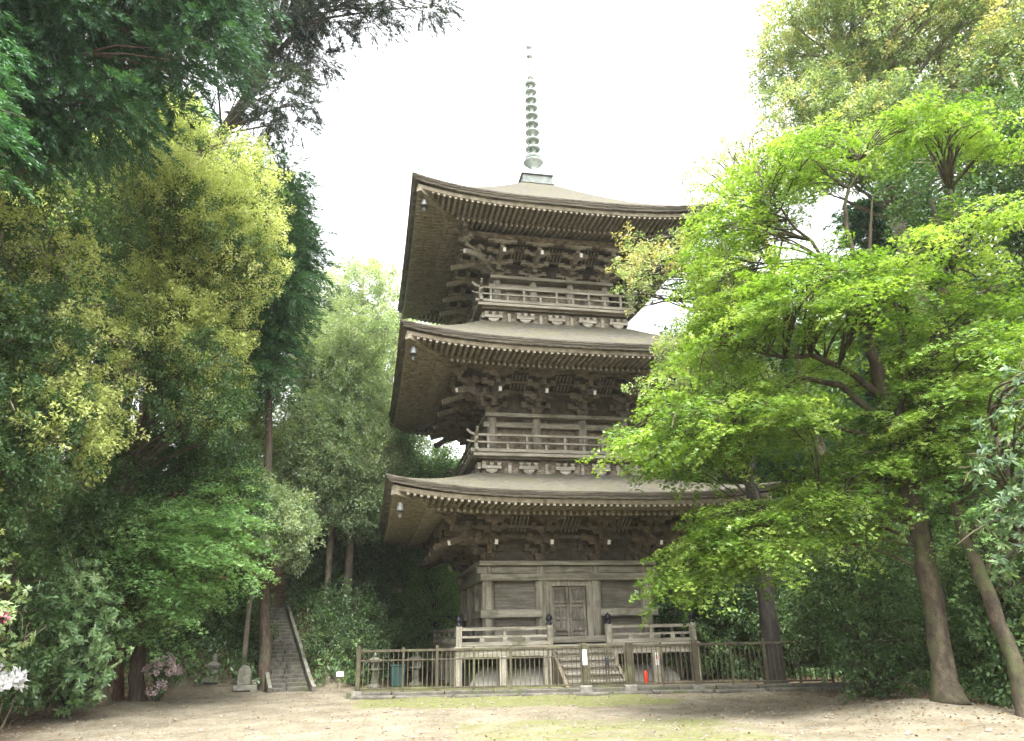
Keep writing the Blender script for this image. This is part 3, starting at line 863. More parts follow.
def stone_tower(x, y, s, label):
    r = empty('stone_tower', (x, y, float(hz(x, y)) - .02), random.uniform(-.2, .2), label, 'stone tower')
    m = MB(); m.box((0, 0, .10 * s), (.40 * s, .40 * s, .20 * s)); bevel(m.build('base_block', STONE, r), .02, 2)
    m = MB(); m.lathe([(.11 * s, .20 * s), (.16 * s, .26 * s), (.17 * s, .33 * s), (.13 * s, .41 * s)], n=16); m.build('round_stone', STONE, r, smooth=True)
    m = MB(); m.box((0, 0, .455 * s), (.40 * s, .40 * s, .09 * s), taper=.85); m.add([(-.2 * s, -.2 * s, .5 * s), (.2 * s, -.2 * s, .5 * s), (.2 * s, .2 * s, .5 * s), (-.2 * s, .2 * s, .5 * s), (0, 0, .66 * s)], [(0, 1, 4), (1, 2, 4), (2, 3, 4), (3, 0, 4)]); m.build('cap_stone', STONE, r)
    m = MB(); m.lathe([(.05 * s, .58 * s), (.09 * s, .62 * s), (.075 * s, .68 * s), (.095 * s, .74 * s), (.06 * s, .81 * s), (.01 * s, .85 * s)], n=12); m.build('jewel_stone', STONE, r, smooth=True)
stone_tower(-4.08, 23.6, .92, 'small grey five piece stone tower at the foot of the dark slope')
# rounded stele
def stele(x, y, h, w_, label):
    r = empty('stone_stele', (x, y, float(hz(x, y)) - .02), .15, label, 'gravestone')
    m = MB(); m.box((0, 0, .07), (w_ * 1.5, w_ * 1.2, .14)); bevel(m.build('plinth', STONE, r), .02, 2)
    m = MB(); n = 12; pr = [(-w_ / 2, .14)] + [(-w_ / 2 * math.cos(k * math.pi / n) * (1 if k else 1), .14 + (h - .14) * (.55 + .45 * math.sin(k * math.pi / n))) for k in range(n + 1)] + [(w_ / 2, .14)]
    N = len(pr); d_ = w_ * .38
    m.add([(x_, -d_ / 2, z_) for x_, z_ in pr] + [(x_, d_ / 2, z_) for x_, z_ in pr], [tuple(range(N)), tuple(range(2 * N - 1, N - 1, -1))] + [(i, N + i, N + (i + 1) % N, (i + 1) % N) for i in range(N)])
    bevel(m.build('slab', STONE, r), .02, 2)
stele(-3.16, 23.1, .66, .36, 'round topped pale stone marker between the stone tower and the cedar')
m = MB(); m.box((0, 0, .10), (.17, .17, .20), taper=1.1); m.box((0, 0, .235), (.12, .12, .07)); m.box((0, 0, .30), (.15, .14, .06))
o = bevel(m.build('stone_post', STONE), .02, 2); o.location = (-2.86, 23.0, -.01); tag(o, 'very small stone post beside the foot of the cedar trunk', 'stone post')

def lantern(x, y, s, label):
    r = empty('stone_lantern', (x, y, float(hz(x, y)) - .02), .1, label, 'stone lantern')
    m = MB(); m.lathe([(.22 * s, 0), (.24 * s, .06 * s), (.20 * s, .13 * s), (.12 * s, .15 * s)], n=6); m.build('pedestal', STONE, r)
    m = MB(); m.lathe([(.11 * s, .14 * s), (.095 * s, .32 * s), (.11 * s, .5 * s)], n=12); m.build('shaft', STONE, r)
    m = MB(); m.lathe([(.11 * s, .50 * s), (.22 * s, .57 * s), (.22 * s, .62 * s)], n=6); m.build('platform', STONE, r)
    m = MB()
    for q in range(4): m.box((.10 * s * (1 if q % 2 else -1), .10 * s * (1 if q > 1 else -1), .71 * s), (.06 * s, .06 * s, .18 * s))
    m.box((0, 0, .71 * s), (.12 * s, .12 * s, .175 * s)); m.build('light_box', STONE, r)
    m = MB(); m.lathe([(.14 * s, .80 * s), (.28 * s, .82 * s), (.27 * s, .86 * s), (.10 * s, .95 * s), (.03 * s, .97 * s)], n=6); m.build('roof_stone', STONE, r)
    m = MB(); m.lathe([(.04 * s, .96 * s), (.07 * s, 1.0 * s), (.05 * s, 1.06 * s), (.01 * s, 1.11 * s)], n=10); m.build('jewel_stone', STONE, r, smooth=True)
lantern(.42, 23.2, .88, 'grey stone lantern behind the fence, left of the teal box')
lantern(1.62, 23.2, .88, 'grey stone lantern behind the fence, right of the teal box')
b = empty('offering_box', (1.10, 23.5, 0), .05, 'teal box with a lid standing between the two stone lanterns', 'box')
m = MB(); m.box((0, 0, .27), (.42, .36, .54), taper=.92); bevel(m.build('bin', TEAL, b), .02)
m = MB(); m.box((0, 0, .565), (.46, .40, .05)); bevel(m.build('lid', TEAL, b), .015)

# fire extinguisher behind the gate
ex = empty('fire_extinguisher', (7.75, 20.72, 0), .4, 'red fire extinguisher standing on the ground under the verandah edge', 'extinguisher')
m = MB(); m.lathe([(.085, .02), (.09, .03), (.09, .36), (.075, .42), (.035, .47), (.03, .50)], n=18); m.build('cylinder_body', RED, ex, smooth=True); ex.scale = (.66, .66, .72)
m = MB(); m.box((0, 0, .52), (.05, .04, .05)); m.bar((0, 0, .55), (.13, 0, .60), .02, .015); m.bar((0, 0, .53), (.12, 0, .53), .02, .012); m.build('handle', BLACKM, ex)
m = MB(); m.tube([(-.03, 0, .51), (-.10, 0, .46), (-.115, 0, .30), (-.11, 0, .16)], .012, 8); m.build('hose', BLACKM, ex, smooth=True)

# white signboard beside the stair
p = at(331, 679, Z=.38); sg = empty('notice_stake', (-.55, 23.0, .0), .1, 'small white board on a stake among the leaves right of the stone stair', 'sign')
m = MB(); m.box((0, 0, .17), (.03, .03, .36)); m.build('stake', B_PALE, sg)
m = MB(); m.box((0, -.025, .40), (.20, .02, .13)); m.build('board', SIGNW, sg)
# ------------------------------------------------------------------ foliage
def unit(v): return v / np.maximum(np.linalg.norm(v, axis=-1, keepdims=True), 1e-6)

def leaf_mesh(name, c, ax, nrm, L, W, tone, slot, mats, parent, lobes=1):
    """one small folded face per leaf: centre, axis, normal, length, width"""
    n = len(c)
    ax = unit(ax); sd = unit(np.cross(nrm, ax)); nn = np.cross(ax, sd)
    if lobes == 3:      # palmate leaf: three narrow lobes
        cs = [c, c, c]; axs = [ax, unit(ax * .55 + sd * .83), unit(ax * .55 - sd * .83)]
        base = c - ax * L[:, None] * .35
        V = []
        for k, a in enumerate(axs):
            s2 = np.cross(nn, a); l = L * (1.0 if k == 0 else .82)
            V.append(np.stack([base, base + a * (l * .5)[:, None] + s2 * (W * .2)[:, None], base + a * l[:, None], base + a * (l * .5)[:, None] - s2 * (W * .2)[:, None]], 1))
        V = np.concatenate(V, 0).reshape(-1, 3); tone = np.tile(tone, 3); slot = np.tile(slot, 3); n *= 3
    else:
        h = (L / 2)[:, None]; w = (W / 2)[:, None]
        V = np.stack([c - ax * h, c + sd * w + nn * w * .35, c + ax * h, c - sd * w + nn * w * .35], 1).reshape(-1, 3)
    me = bpy.data.meshes.new(name)
    me.vertices.add(n * 4); me.vertices.foreach_set('co', V.astype(np.float32).ravel())
    me.loops.add(n * 4); me.loops.foreach_set('vertex_index', np.arange(n * 4, dtype=np.int32))
    me.polygons.add(n); me.polygons.foreach_set('loop_start', np.arange(0, n * 4, 4, dtype=np.int32))
    me.polygons.foreach_set('loop_total', np.full(n, 4, np.int32))
    for m in mats: me.materials.append(m)
    if len(mats) > 1: me.polygons.foreach_set('material_index', slot.astype(np.int32))
    at_ = me.attributes.new('tone', 'FLOAT', 'FACE'); at_.data.foreach_set('value', np.clip(tone, 0, 1).astype(np.float32))
    me.update(calc_edges=True)
    return link(name, me, parent)

STY = dict(   # n leaves per spray, leaf length, width, spray length, spread, kind
    broad=dict(n=28, L=.10, W=.045, len=.42, rad=.20, up=.15),
    fine=dict(n=34, L=.075, W=.038, len=.34, rad=.17, up=.1),
    maple=dict(n=62, L=.058, W=.055, len=.72, rad=.34, up=0),
    needle=dict(n=46, L=.12, W=.022, len=.55, rad=.11, up=0),
    whorl=dict(n=15, L=.15, W=.05, len=.12, rad=.05, up=.2),
    coarse=dict(n=22, L=.26, W=.13, len=1.1, rad=.5, up=.1),
    flower=dict(n=10, L=.06, W=.05, len=.10, rad=.09, up=.1),
)

def spray_leaves(P, D, tone, slot, style, rng, scale=1.0, dens=1.0):
    """leaves along each spray; P start, D direction"""
    s = STY[style]; n = max(3, int(s['n'] * dens)); N = len(P)
    P = np.repeat(P, n, 0); D = unit(np.repeat(D, n, 0)); tone = np.repeat(tone, n); slot = np.repeat(slot, n)
    M = N * n; t = rng.uniform(.05, 1, M) ** .85
    rv = rng.normal(size=(M, 3)); perp = unit(rv - (rv * D).sum(1, keepdims=True) * D)
    ln = np.repeat(rng.uniform(.7, 1.3, N), n) * s['len'] * scale
    L = s['L'] * scale * rng.uniform(.65, 1.3, M); W = s['W'] * scale * rng.uniform(.7, 1.3, M)
    up = np.array([0, 0, 1.0])
    if style == 'maple':
        side = unit(np.cross(D, up)); lat = rng.uniform(-1, 1, M)
        c = P + D * (t * ln)[:, None] + side * (lat * s['rad'] * scale * (1.15 - .75 * t))[:, None]
        c[:, 2] += rng.normal(0, .035 * scale, M) - (t ** 2) * ln * .18 - np.abs(lat) * .05
        ax = D + side * (lat * .9)[:, None] + rng.normal(0, .25, (M, 3)); ax[:, 2] -= .35
        nr = up + rng.normal(0, .38, (M, 3))
    elif style == 'needle':
        c = P + D * (t * ln)[:, None] + perp * (s['rad'] * scale * rng.uniform(.1, 1, M) * (1.2 - .8 * t))[:, None]
        c[:, 2] -= (t ** 2) * ln * .25
        ax = D * 1.0 + perp * .55 + rng.normal(0, .15, (M, 3)); ax[:, 2] -= .15
        nr = perp + rng.normal(0, .6, (M, 3))
    elif style == 'whorl':
        c = P + D * (t * ln * .4)[:, None] + perp * (L * .48)[:, None]
        ax = perp + D * rng.uniform(-.25, .45, M)[:, None]; ax[:, 2] -= .12
        nr = D * 1.0 + up * .3 + rng.normal(0, .25, (M, 3))
    elif style == 'flower':
        c = P + D * (rng.uniform(0, 1, M) * ln)[:, None] + perp * (s['rad'] * scale * rng.uniform(0, 1, M) ** .5)[:, None]
        ax = perp + D * .5; nr = D + rng.normal(0, .6, (M, 3))
    else:
        c = P + D * (t * ln)[:, None] + perp * (s['rad'] * scale * rng.uniform(0, 1, M) ** .6 * (1.15 - .55 * t))[:, None]
        ax = D * .6 + perp * .8 + rng.normal(0, .35, (M, 3)); ax[:, 2] -= .2
        nr = up * .8 + D * .3 + rng.normal(0, .55, (M, 3))
    tone = tone + rng.normal(0, .17, M)
    return c, ax, nr, L, W, tone, slot

def clump_sprays(C_, rad, ns, axis_xy, rng, style, flat=1.0, droop=0.0):
    """start points and directions of the sprays of one clump"""
    v = rng.normal(size=(ns, 3)); v[:, 2] += .25; v = unit(v) * (rng.uniform(.2, 1, ns) ** (.33 if style in ('fine', 'broad') else .5))[:, None]
    P = C_ + v * np.array([rad, rad, rad * flat])
    outw = np.array([C_[0] - axis_xy[0], C_[1] - axis_xy[1], 0.0]); outw = outw / max(1e-3, np.linalg.norm(outw))
    D = unit(v) * (1.2 if style in ('fine', 'broad') else .9) + outw * .4 + rng.normal(0, .3, (ns, 3))
    if style == 'maple': D[:, 2] = D[:, 2] * .3 - .16
    elif style == 'needle': D = D * np.array([1, 1, .5]); D[:, 2] -= droop
    else: D[:, 2] += .15 - droop
    return P, unit(D), unit(v)

def in_poly(x, y, poly):
    r = False; n = len(poly); j = n - 1
    for i in range(n):
        xi, yi = poly[i]; xj, yj = poly[j]
        if (yi > y) != (yj > y) and x < (xj - xi) * (y - yi) / (yj - yi) + xi: r = not r
        j = i
    return r
def edge_dist(x, y, poly):
    d = 1e9
    for i in range(len(poly)):
        a = np.array(poly[i], float); b = np.array(poly[(i + 1) % len(poly)], float); p = np.array([x, y], float)
        t = np.clip(np.dot(p - a, b - a) / max(1e-6, np.dot(b - a, b - a)), 0, 1)
        d = min(d, float(np.linalg.norm(p - a - t * (b - a))))
    return d

def crown_clumps(poly, n, R0, depth, rng, rmin=.5, rmax=1.2, back=.35, margin=.75, inset=0):
    """clumps filling a crown whose outline, seen from the court, is poly; depth is half its thickness"""
    xs = [p[0] for p in poly]; ys = [p[1] for p in poly]
    cand = []
    while len(cand) < n * 6:
        x, y = rng.uniform(min(xs), max(xs)), rng.uniform(min(ys), max(ys))
        if in_poly(x, y, poly):
            e = edge_dist(x, y, poly) - inset
            if e > 0: cand.append((x, y, e))
    emax = max(c[2] for c in cand)
    out = []
    pts = []
    for _ in range(n):
        best = max(((min([1e9] + [(x - u) ** 2 + (y - v) ** 2 for u, v in pts]), x, y, e) for x, y, e in [cand[i] for i in rng.integers(0, len(cand), 12)]))
        _, x, y, e = best; pts.append((x, y))
        bulge = math.sqrt(max(0, 1 - (1 - min(1, e / (emax * .8))) ** 2))
        R = R0 - depth * bulge * rng.uniform(.15, 1.0) if rng.random() > back else R0 + depth * bulge * rng.uniform(0, 1)
        P = at(x, y, R=R); k = pxm(P)
        r = min(rng.uniform(rmin, rmax), max(rmin * .55, e / k * margin))
        out.append((P, r, x, y, e / emax))
    return out

def limb_path(p, q, rng, sag=.12, n=5):
    p, q = np.array(p, float), np.array(q, float); L = np.linalg.norm(q - p)
    off = rng.normal(0, sag * .5, 3) * L
    pts = []
    for i in range(n + 1):
        t = i / n; w_ = math.sin(math.pi * t)
        pts.append(p + (q - p) * t + off * w_ + np.array([0, 0, L * .10 * w_]))
    return pts

def tree(name, label, cat, base, trunk, clumps, style, mats, bark, sprays=30, scale=1.0, dens=1.0, flat=1.0, droop=0.0, group=None, slotfn=None, tonefn=None, seed=1, limbs=True, limb_r=.035, flower=None, trunk_name='trunk', attach=None):
    """trunk: list of (point, radius) from the foot up; clumps: (centre, radius, ...)"""
    rng = np.random.default_rng(seed)
    root = empty(name, (base[0], base[1], base[2]), 0, label, cat, group); b = np.array(base, float)
    mb = MB()
    tp = [np.array(p, float) for p, r in trunk]; tr = [r for p, r in trunk]
    # smooth trunk
    pts, rad = [], []
    for i in range(len(tp) - 1):
        for t in np.linspace(0, 1, 5)[:-1]:
            pts.append(tp[i] * (1 - t) + tp[i + 1] * t + (rng.normal(0, .018, 3) if i or t else 0)); rad.append(tr[i] * (1 - t) + tr[i + 1] * t)
    pts.append(tp[-1]); rad.append(tr[-1])
    d0 = pts[1] - pts[0]; L0 = max(.3, float(np.linalg.norm(d0)))
    pts[1:1] = [pts[0] + d0 * min(.9, f_ * rad[0] / L0) for f_ in (.6, 1.3, 2.4) if f_ * rad[0] < L0 * .9]; k_ = len(pts) - len(rad)
    rad[0:1] = [rad[0] * f_ for f_ in (1.6, 1.28, 1.12, 1.04)[:k_ + 1]]
    mb.tube([p - b for p in pts], rad, 14, jit=.09)
    if limbs:
        P_ = np.array(pts); rad = np.array(rad)
        if attach is not None: P_ = np.concatenate([P_, attach[0]]); rad = np.concatenate([rad, attach[1]])
        for cl in clumps:
            c = cl[0]
            dz = c[2] - P_[:, 2]; dh = np.hypot(P_[:, 0] - c[0], P_[:, 1] - c[1])
            cost = np.abs(dz - dh * .55) + dh * .35 + np.where(P_[:, 2] < b[2] + 1.0, 9, 0)
            if True: cost = np.linalg.norm(P_ - c, axis=1) + np.where(P_[:, 2] > c[2] - .15 * np.hypot(P_[:, 0] - c[0], P_[:, 1] - c[1]), .8, 0) + np.where(P_[:, 2] < b[2] + 2.0, 9, 0)
            i = int(np.argmin(cost)); L = np.linalg.norm(c - P_[i])
            if L < .3: continue
            r0 = min(rad[i] * .7, limb_r + .012 * L)
            r0 = min(r0, (.016 if attach is not None else .02) + .009 * L)
            path = limb_path(P_[i], c, rng)
            mb.tube([p - b for p in path], list(np.linspace(r0, .012, len(path))), 6, jit=.05)
            for _ in range(2):
                q = c + rng.normal(0, 1, 3) * cl[1] * np.array([.8, .8, .5 * flat])
                pth = limb_path(path[3], q, rng, n=3); mb.tube([p - b for p in pth], list(np.linspace(r0 * .45, .006, len(pth))), 5)
    mb.build(trunk_name, bark, root, smooth=True)
    Ps, Ds, To, Sl = [], [], [], []
    axis = tp[-1][:2]
    for cl in clumps:
        c, r = cl[0], cl[1]
        ns = max(4, int(sprays * (r / .9) ** 1.6))
        P, D, v = clump_sprays(c, r, ns, axis, rng, style, flat, droop)
        t0 = rng.uniform(.25, .75) if tonefn is None else tonefn(cl, rng)
        To.append(np.full(ns, t0) + rng.normal(0, .1, ns)); Ps.append(P); Ds.append(D)
        Sl.append(np.zeros(ns, int) if slotfn is None else slotfn(cl, P, v, rng))
    P = np.concatenate(Ps); D = np.concatenate(Ds); To = np.concatenate(To); Sl = np.concatenate(Sl)
    c, ax, nr, L, W, tone, slot = spray_leaves(P, D, To, Sl, style, rng, scale, dens)
    lob = 3 if style == 'maple' else 1
    cr = leaf_mesh('crown', c - b, ax, nr, L, W, tone, slot, mats, root, lobes=lob)
    if flower is not None:
        frac, fmat, fs, fd = flower
        idx = rng.random(len(P)) < frac
        c, ax, nr, L, W, tone, slot = spray_leaves(P[idx] + D[idx] * .28 * scale, D[idx], np.full(idx.sum(), .5), np.zeros(idx.sum(), int), 'flower', rng, fs, fd)
        leaf_mesh('blossom', c - b, ax, nr, L, W, tone, slot, [fmat], root)
    return root

def gp(px, py):
    P = at(px, py, Z=0); return np.array([P[0], P[1], float(hz(P[0], P[1])) - .05])
def onground(x, y): return np.array([x, y, float(hz(x, y)) - .08])
def zones(*polys):
    return lambda cl: any(in_poly(cl[2], cl[3], p) for p in polys)

R_ = np.random.default_rng
def along(px, py, R): return at(px, py, R=R)
# ---- left: flowering evergreens
polyA = [(95, 115), (180, 90), (208, 128), (272, 150), (291, 215), (272, 300), (246, 345), (255, 410), (232, 455), (190, 450), (150, 420), (120, 340), (110, 250), (80, 200)]
clA = crown_clumps(polyA, 125, 18.2, 2.4, R_(2), .40, .95)
zA = zones([(90, 110), (200, 90), (291, 150), (291, 300), (246, 350), (185, 375), (120, 330), (150, 250), (130, 160)])
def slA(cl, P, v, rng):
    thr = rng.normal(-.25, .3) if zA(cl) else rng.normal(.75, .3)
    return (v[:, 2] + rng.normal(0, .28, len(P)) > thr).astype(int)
    f *= rng.uniform(.55, 1.15)
    return (rng.random(len(P)) < f * np.clip(.62 + v[:, 2] * .7 + rng.normal(0, .15, len(P)), 0, 1)).astype(int)
bA = onground(*at(92, 690, R=19.4)[:2])
tree('flowering_evergreen', 'tall evergreen covered in yellow blossom beside the open sky at left', 'tree', bA,
     [(bA, .30), (along(105, 560, 19.3), .24), (along(150, 400, 19.2), .17), (along(185, 250, 18.9), .10), (along(200, 150, 18.6), .04)],
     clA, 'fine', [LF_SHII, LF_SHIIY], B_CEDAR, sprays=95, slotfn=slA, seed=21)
polyB = [(-70, 190), (20, 170), (75, 205), (110, 260), (132, 330), (128, 420), (105, 475), (70, 500), (10, 560), (-80, 600), (-130, 400)]
clB = crown_clumps(polyB, 110, 16.2, 2.2, R_(3), .38, .85)
zB = zones([(10, 260), (95, 262), (135, 330), (130, 430), (100, 480), (55, 470), (25, 420), (60, 360)], [(-20, 205), (60, 205), (40, 240), (-20, 260)])
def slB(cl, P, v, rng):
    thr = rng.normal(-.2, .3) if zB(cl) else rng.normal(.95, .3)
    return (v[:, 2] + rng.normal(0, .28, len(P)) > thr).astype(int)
    f = (1.1 if zB(cl) else .15) * rng.uniform(.55, 1.1)
    return (rng.random(len(P)) < f * np.clip(.62 + v[:, 2] * .7 + rng.normal(0, .15, len(P)), 0, 1)).astype(int)
bB = onground(*at(-25, 690, R=16.9)[:2])
tree('flowering_evergreen', 'dark evergreen with yellow blossom patches at the left border, under the hanging cedar', 'tree', bB,
     [(bB, .30), (along(8, 570, 16.8), .19), (along(24, 500, 16.7), .16), (along(40, 380, 16.6), .10), (along(50, 270, 16.5), .04)],
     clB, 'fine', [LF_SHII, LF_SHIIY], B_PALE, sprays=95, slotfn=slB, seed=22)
polyB2 = [(60, 480), (110, 420), (170, 430), (235, 440), (262, 480), (250, 520), (200, 500), (150, 510), (120, 560), (70, 580), (40, 540)]
clB2 = crown_clumps(polyB2, 80, 20.6, 1.6, R_(33), .4, .85)
bB2 = onground(*at(140, 690, R=21.4)[:2])
tree('evergreen_tree', 'deep green evergreen between the yellow blossom above and the green maple below', 'tree', bB2,
     [(bB2, .18), (along(138, 600, 21.2), .15), (along(145, 520, 21.0), .11), (along(150, 450, 20.8), .05)],
     clB2, 'fine', [LF_SHII], B_CEDAR, sprays=85, scale=1.15, seed=122)
# ---- left: overhanging cedars and the cypress against the sky
polyC = [(-90, -130), (250, -130), (262, 20), (240, 85), (205, 85), (165, 118), (135, 165), (60, 150), (35, 190), (-30, 150), (-90, 60)]
clC = crown_clumps(polyC, 120, 13.5, 2.0, R_(4), .35, .75)
bC = onground(*at(-150, 690, R=14.2)[:2])
tree('cedar_tree', 'dark green cedar whose hanging boughs fill the upper left corner', 'tree', bC,
     [(bC, .34), (along(-120, 400, 14.1), .28), (along(-60, 150, 13.9), .2), (along(10, 0, 13.7), .12), (along(60, -90, 13.6), .05)],
     clC, 'needle', [LF_SUGI], B_CEDAR, sprays=115, dens=1.2, droop=.5, seed=23, limb_r=.01)
polyD = [(180, -150), (470, -150), (446, 12), (420, 30), (398, 12), (372, 48), (332, 72), (322, 96), (300, 128), (282, 140), (252, 136), (232, 95), (212, 60), (185, 40)]
clD = crown_clumps(polyD, 80, 20.0, 2.4, R_(5), .4, .85)
bD = onground(*at(70, 690, R=22.0)[:2])
tree('cypress_tree', 'tall dim cypress with drooping grey green boughs against the white sky', 'tree', bD,
     [(bD, .36), (along(95, 500, 21.8), .3), (along(170, 220, 21.0), .22), (along(270, 60, 20.6), .14), (along(300, -60, 20.3), .05)],
     clD, 'needle', [LF_HINO], B_CEDAR, sprays=120, scale=1.1, dens=1.2, droop=.35, seed=24, limb_r=.008)
polyE = [(-70, -20), (-2, 0), (8, 90), (6, 140), (-4, 175), (-70, 190)]
clE = crown_clumps(polyE, 26, 11.0, 1.0, R_(6), .3, .5)
bE = onground(-6.9, 9.6)
tree('cedar_tree', 'bright green young cedar foliage at the far left border, near the top', 'tree', bE,
     [(bE, .2), (bE + np.array([.05, 0, 4]), .15), (bE + np.array([.1, 0, 8]), .09), (bE + np.array([.1, 0, 10.5]), .03)],
     clE, 'needle', [LF_SUGIB], B_CEDAR, sprays=90, scale=.8, droop=.55, seed=25, limb_r=.02)
polyF = [(250, 150), (285, 145), (302, 185), (318, 250), (310, 305), (292, 350), (285, 400), (240, 390), (225, 300), (235, 200)]
clF = crown_clumps(polyF, 70, 24.2, 2.0, R_(7), .45, .9)
bF = gp(266, 691); bF = onground(bF[0], bF[1])
tree('cedar_tree', 'slender dark cedar rising beside the stone stair', 'tree', bF,
     [(bF, .17), (along(264, 600, 24.1), .145), (along(267, 480, 24.1), .125), (along(272, 330, 24.2), .10), (along(280, 220, 24.3), .06), (along(285, 160, 24.3), .03)],
     clF, 'needle', [LF_SUGIM], B_CEDAR, sprays=95, scale=1.35, droop=.3, seed=26, limb_r=.02)
# some green sprays low on that cedar's neighbour
# ---- left: green maple over the court edge
polyG = [(108, 520), (140, 480), (205, 468), (236, 495), (247, 545), (232, 590), (205, 588), (180, 610), (150, 640), (118, 610), (100, 560)]
clG = crown_clumps(polyG, 70, 19.8, 1.6, R_(8), .4, .8)
bG = gp(117, 701)
tree('maple_tree', 'soft green maple with a reddish trunk between the big leaved bush and the pink azalea', 'tree', bG,
     [(bG, .13), (along(121, 640, 20.9), .11), (along(124, 570, 20.8), .09), (along(150, 510, 20.5), .05), (along(170, 490, 20.3), .03)],
     clG, 'maple', [LF_MAPLEG], B_RED, sprays=24, flat=.4, dens=1.0, scale=1.2, seed=27)
# ---- left: shrubs at the court edge
polyH = [(18, 640), (36, 580), (70, 548), (105, 570), (125, 620), (130, 660), (105, 700), (60, 718), (25, 705)]
clH = crown_clumps(polyH, 46, 17.2, 1.0, R_(9), .28, .5)
bH = gp(66, 716)
tree('broadleaf_shrub', 'large leathery leaved shrub with pale shining leaves at the left court edge', 'shrub', bH,
     [(bH, .06), (bH + np.array([.05, .1, .8]), .045), (bH + np.array([.1, .2, 1.6]), .03)], clH, 'whorl', [LF_CAM2], B_MAPLE, sprays=130, scale=.72, seed=28, trunk_name='stem')
polyI = [(-40, 560), (8, 550), (24, 590), (26, 640), (10, 668), (-40, 680)]
clI = crown_clumps(polyI, 22, 13.6, .8, R_(10), .22, .42)
bI = onground(*at(-28, 735, Z=0)[:2])
tree('rhododendron_shrub', 'pale green shrub with a single magenta flower at the left border', 'shrub', bI,
     [(bI, .05), (bI + np.array([.05, .05, .8]), .04), (bI + np.array([.1, .1, 1.5]), .025)], clI, 'whorl', [LF_PALE], B_MAPLE, sprays=80, scale=.6, seed=29, trunk_name='stem')
def posy(px, py, R, r, mat, name, label, n=26, base=None, leafm=None, fs=1.0, cat='shrub'):
    rng = R_(int(px * 7 + py))
    P0 = at(px, py, R=R)
    b = base if base is not None else onground(P0[0], P0[1])
    root = empty(name, b, 0, label, cat)
    mb = MB()
    for _ in range(5):
        q = P0 + rng.normal(0, .5, 3) * r
        mb.tube([p - b for p in limb_path(b, q, rng, n=4)], list(np.linspace(.022, .006, 5)), 6)
    mb.build('stem', B_MAPLE, root)
    v = unit(rng.normal(size=(n, 3))); v[:, 2] = np.abs(v[:, 2]) * .8 + v[:, 2] * .2
    P = P0 + v * r * rng.uniform(.7, 1, n)[:, None]
    c, ax, nr, L, W, t, s = spray_leaves(P, v, rng.uniform(.2, .9, n), np.zeros(n, int), 'flower', rng, fs, 1.6)
    leaf_mesh('blossom', c - b, ax, nr, L, W, t, s, [mat], root)
    v = unit(rng.normal(size=(n * 3, 3))); P = P0 + v * r * rng.uniform(.2, .85, n * 3)[:, None]
    c, ax, nr, L, W, t, s = spray_leaves(P, v, rng.uniform(.2, .9, n * 3), np.zeros(n * 3, int), 'whorl', rng, .5, .8)
    leaf_mesh('crown', c - b, ax, nr, L, W, t, s, [leafm or LF_CAM], root)
    return root
posy(162, 672, 20.6, .34, PT_PINK, 'azalea_bush', 'azalea bush with pale pink blossoms at the foot of the green maple', 46, fs=1.0)
posy(158, 692, 20.4, .20, PT_PINK, 'azalea_bush', 'low azalea with a few faded salmon blossoms on the sand below the pink azalea', 12, fs=.9)
posy(2, 688, 13.9, .20, PT_WHITE, 'azalea_bush', 'small azalea with pure white blossoms at the lower left border', 24, fs=1.25)
rt = R_(3); P = at(1, 617, R=12.9)
# the magenta flower sits on the rhododendron
rh = [o for o in bpy.data.objects if o.get('label', '').startswith('pale green shrub with a single magenta')][0]
vv = unit(rt.normal(size=(3, 3))); c, ax, nr, L, W, t, s = spray_leaves(P + vv * .05, vv, np.full(3, .5), np.zeros(3, int), 'flower', rt, 1.0, 2)
leaf_mesh('blossom', c - np.array(rh.location), ax, nr, L, W, t, s, [PT_RED], rh)

# ---- right: the bright maple
layers = []
polyM1 = [(692, 250), (715, 190), (760, 140), (800, 122), (850, 118), (840, 165), (800, 205), (775, 250), (740, 290), (700, 300)]
polyM0 = [(842, 122), (890, 105), (960, 110), (1015, 128), (1010, 152), (950, 148), (900, 150), (870, 165), (842, 158)]
polyM2 = [(690, 310), (760, 262), (830, 236), (880, 262), (930, 215), (1010, 192), (1020, 210), (960, 240), (905, 290), (890, 330), (820, 335), (740, 350), (690, 390), (650, 420), (618, 440), (615, 420), (655, 392), (690, 350)]
polyM3 = [(612, 430), (645, 400), (710, 372), (780, 378), (830, 400), (800, 440), (740, 455), (700, 478), (665, 470), (640, 470), (620, 462)]
polyM4 = [(715, 505), (745, 490), (778, 495), (790, 540), (770, 575), (725, 575), (700, 588), (662, 598), (650, 578), (690, 545)]
polyM5 = [(785, 480), (840, 445), (900, 420), (880, 340), (930, 300), (1000, 300), (1030, 350), (1010, 440), (965, 490), (900, 490), (880, 540), (830, 550), (800, 570), (782, 525)]
clM = []
for pl, n, R0, dp, sd_ in ((polyM1, 72, 14.0, 1.5, 31), (polyM0, 26, 14.3, 1.0, 36), (polyM2, 110, 13.4, 1.8, 32), (polyM3, 70, 13.0, 1.4, 33), (polyM4, 60, 13.4, 1.1, 34), (polyM5, 110, 14.2, 1.5, 37)):
    clM += crown_clumps(pl, n, R0, dp, R_(sd_), .32, .7, back=.4, inset=11)
bM = gp(953, 717)
tM = [(bM, .195), (along(935, 620, 14.3), .17), (along(918, 525, 14.3), .155), (along(905, 480, 14.3), .145), (along(884, 400, 14.3), .14), (along(872, 350, 14.2), .095), (along(868, 290, 14.2), .055), (along(872, 200, 14.2), .015)]
clM += crown_clumps([(690, 320), (720, 260), (770, 280), (880, 330), (960, 240), (1010, 260), (1010, 450), (930, 500), (850, 500), (760, 460), (690, 420)], 70, 14.8, 1.2, R_(38), .32, .65, back=.5)
